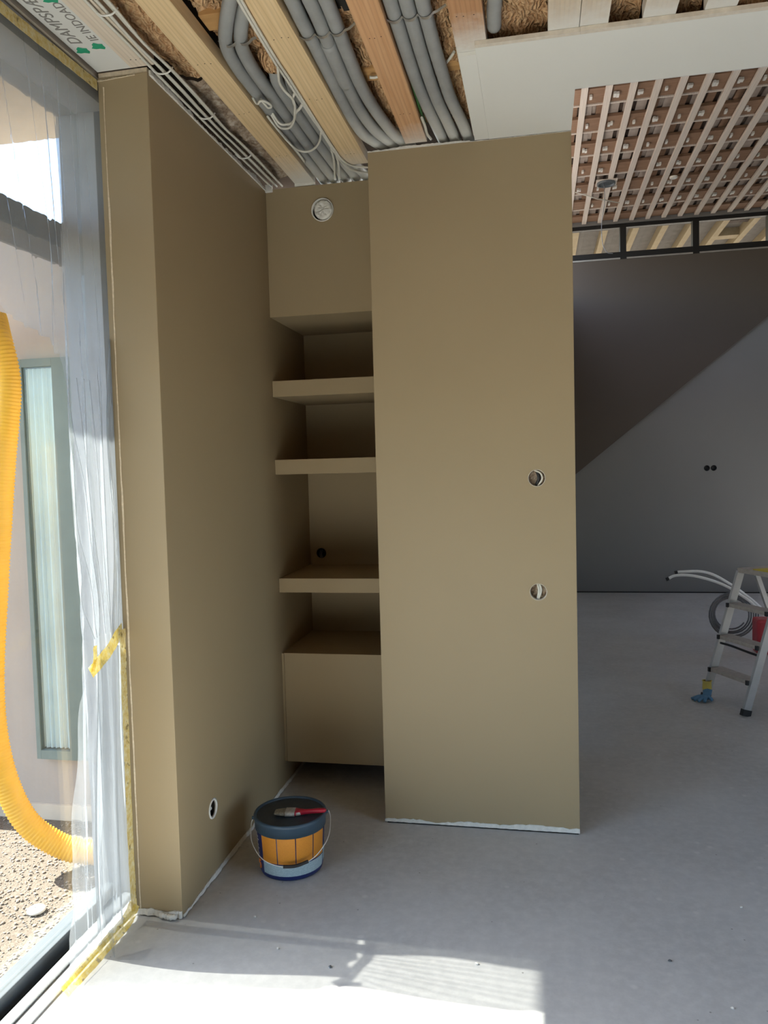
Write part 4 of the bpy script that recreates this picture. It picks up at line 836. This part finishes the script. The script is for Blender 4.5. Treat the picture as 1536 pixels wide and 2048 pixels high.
# glove draped over the ladder foot
gl = thing('work_glove', 'yellow and blue work glove slumped over the ladder foot', 'glove', (0.955, 4.93, 0))
bm = bmesh.new(); lathe(bm, [(0.024, 0.055), (0.027, 0.075), (0.025, 0.112), (0.029, 0.118), (0.022, 0.118)], (0.975, 4.938, 0), 16); part('cuff', bm, 'glove_yellow', gl)
bm = bmesh.new(); tube(bm, smooth_path([(0.978, 4.935, 0.066), (0.972, 4.925, 0.04), (0.960, 4.912, 0.020)], 5), lambda t_: 0.027-0.007*t_, 14); part('palm', bm, 'glove_blue', gl)
for k, (dx, dy, ln) in enumerate(((-0.085, -0.004, 0), (-0.075, -0.03, 0), (-0.055, -0.05, 0), (-0.02, -0.055, 0), (0.03, -0.03, 0))):
    bm = bmesh.new(); tube(bm, smooth_path([(0.966, 4.916, 0.024), (0.966+dx*0.5, 4.916+dy*0.6, 0.026), (0.966+dx, 4.916+dy, 0.0105)], 5), lambda t_: 0.012-0.003*t_, 10); part('finger' if k < 4 else 'thumb', bm, 'glove_blue', gl)
# pipes and canister behind the ladder
bm = bmesh.new(); pts = []
for k in range(5*28+1):
    a = 2*PI*k/28-0.6; rr = 0.190-0.0135*k/28; pts.append(Vector((1.505+rr*math.cos(a)*0.98, 6.60+0.0006*k+0.012*math.sin(a*0.5), 0.199+rr*math.sin(a))))
tube(bm, pts, 0.0065, 8); single('pipe_coil', bm, 'pipe_grey', 'coil of grey pipe standing behind the step ladder', 'pipe coil')
for pts, lab in (([(0.974, 6.4, 0.524), (1.038, 6.4, 0.552), (1.160, 6.4, 0.550), (1.307, 6.4, 0.511), (1.424, 6.4, 0.459), (1.512, 6.40, 0.40), (1.60, 6.40, 0.33), (1.70, 6.40, 0.2), (1.78, 6.40, 0.012)], 'lower bent white pipe reaching left from behind the ladder'), ([(1.046, 6.45, 0.568), (1.083, 6.45, 0.574), (1.225, 6.45, 0.577), (1.335, 6.45, 0.545), (1.468, 6.45, 0.462), (1.549, 6.45, 0.40), (1.64, 6.45, 0.32), (1.75, 6.45, 0.2), (1.84, 6.45, 0.012)], 'upper bent white pipe reaching left from behind the ladder')):
    t = thing('bent_pipe', lab, 'pipe', (pts[-1][0], pts[-1][1], 0), 'white pipes behind the ladder')
    bm = bmesh.new(); tube(bm, smooth_path(pts, 6), 0.011, 10); part('pipe_run', bm, 'pipe_white', t)
    bm = bmesh.new(); p0 = Vector(pts[0]); dr = (p0-Vector(pts[1])).normalized(); tube(bm, [p0-dr*0.012, p0+dr*0.012], 0.0135, 10); part('end_cap', bm, 'black_plastic', t)
t = thing('red_canister', 'red canister half hidden behind the step ladder', 'canister', (1.66, 6.2, 0))
bm = bmesh.new(); bx(bm, 1.56, 1.76, 6.12, 6.28, 0.0005, 0.26, bevel=0.02); part('canister_body', bm, 'red_plastic', t)
bm = bmesh.new(); R = lathe(bm, [(0.025, 0.258), (0.025, 0.285), (0.02, 0.29)], (1.70, 6.2, 0), 16); bm.faces.new(R[-1]); part('canister_cap', bm, 'black_plastic', t)
# small crumbs on the floor
rs = random.Random(11); spots = [(-0.93, 2.33, 'beside the pail, grey'), (-0.80, 2.18, 'in front of the pail'), (-0.62, 2.12, 'in the soft light before the tall wall'), (0.35, 2.30, 'on the right-hand floor'), (0.62, 2.62, 'farther right on the floor'), (0.48, 2.12, 'near the right floor edge'), (-0.20, 2.20, 'in front of the tall wall')]
for x, y, lab in spots:
    bm = bmesh.new(); bmesh.ops.create_icosphere(bm, subdivisions=1, radius=0.005)
    for v_ in bm.verts: v_.co = Vector((x+v_.co.x*rs.uniform(0.7, 1.5), y+v_.co.y*rs.uniform(0.7, 1.5), 0.003+v_.co.z*0.55))
    single('plaster_crumb', bm, rs.choice(('plaster', 'plaster', 'frame_grey')), 'tiny crumb of rubble ' + lab, 'crumb', 'crumbs on the screed floor')
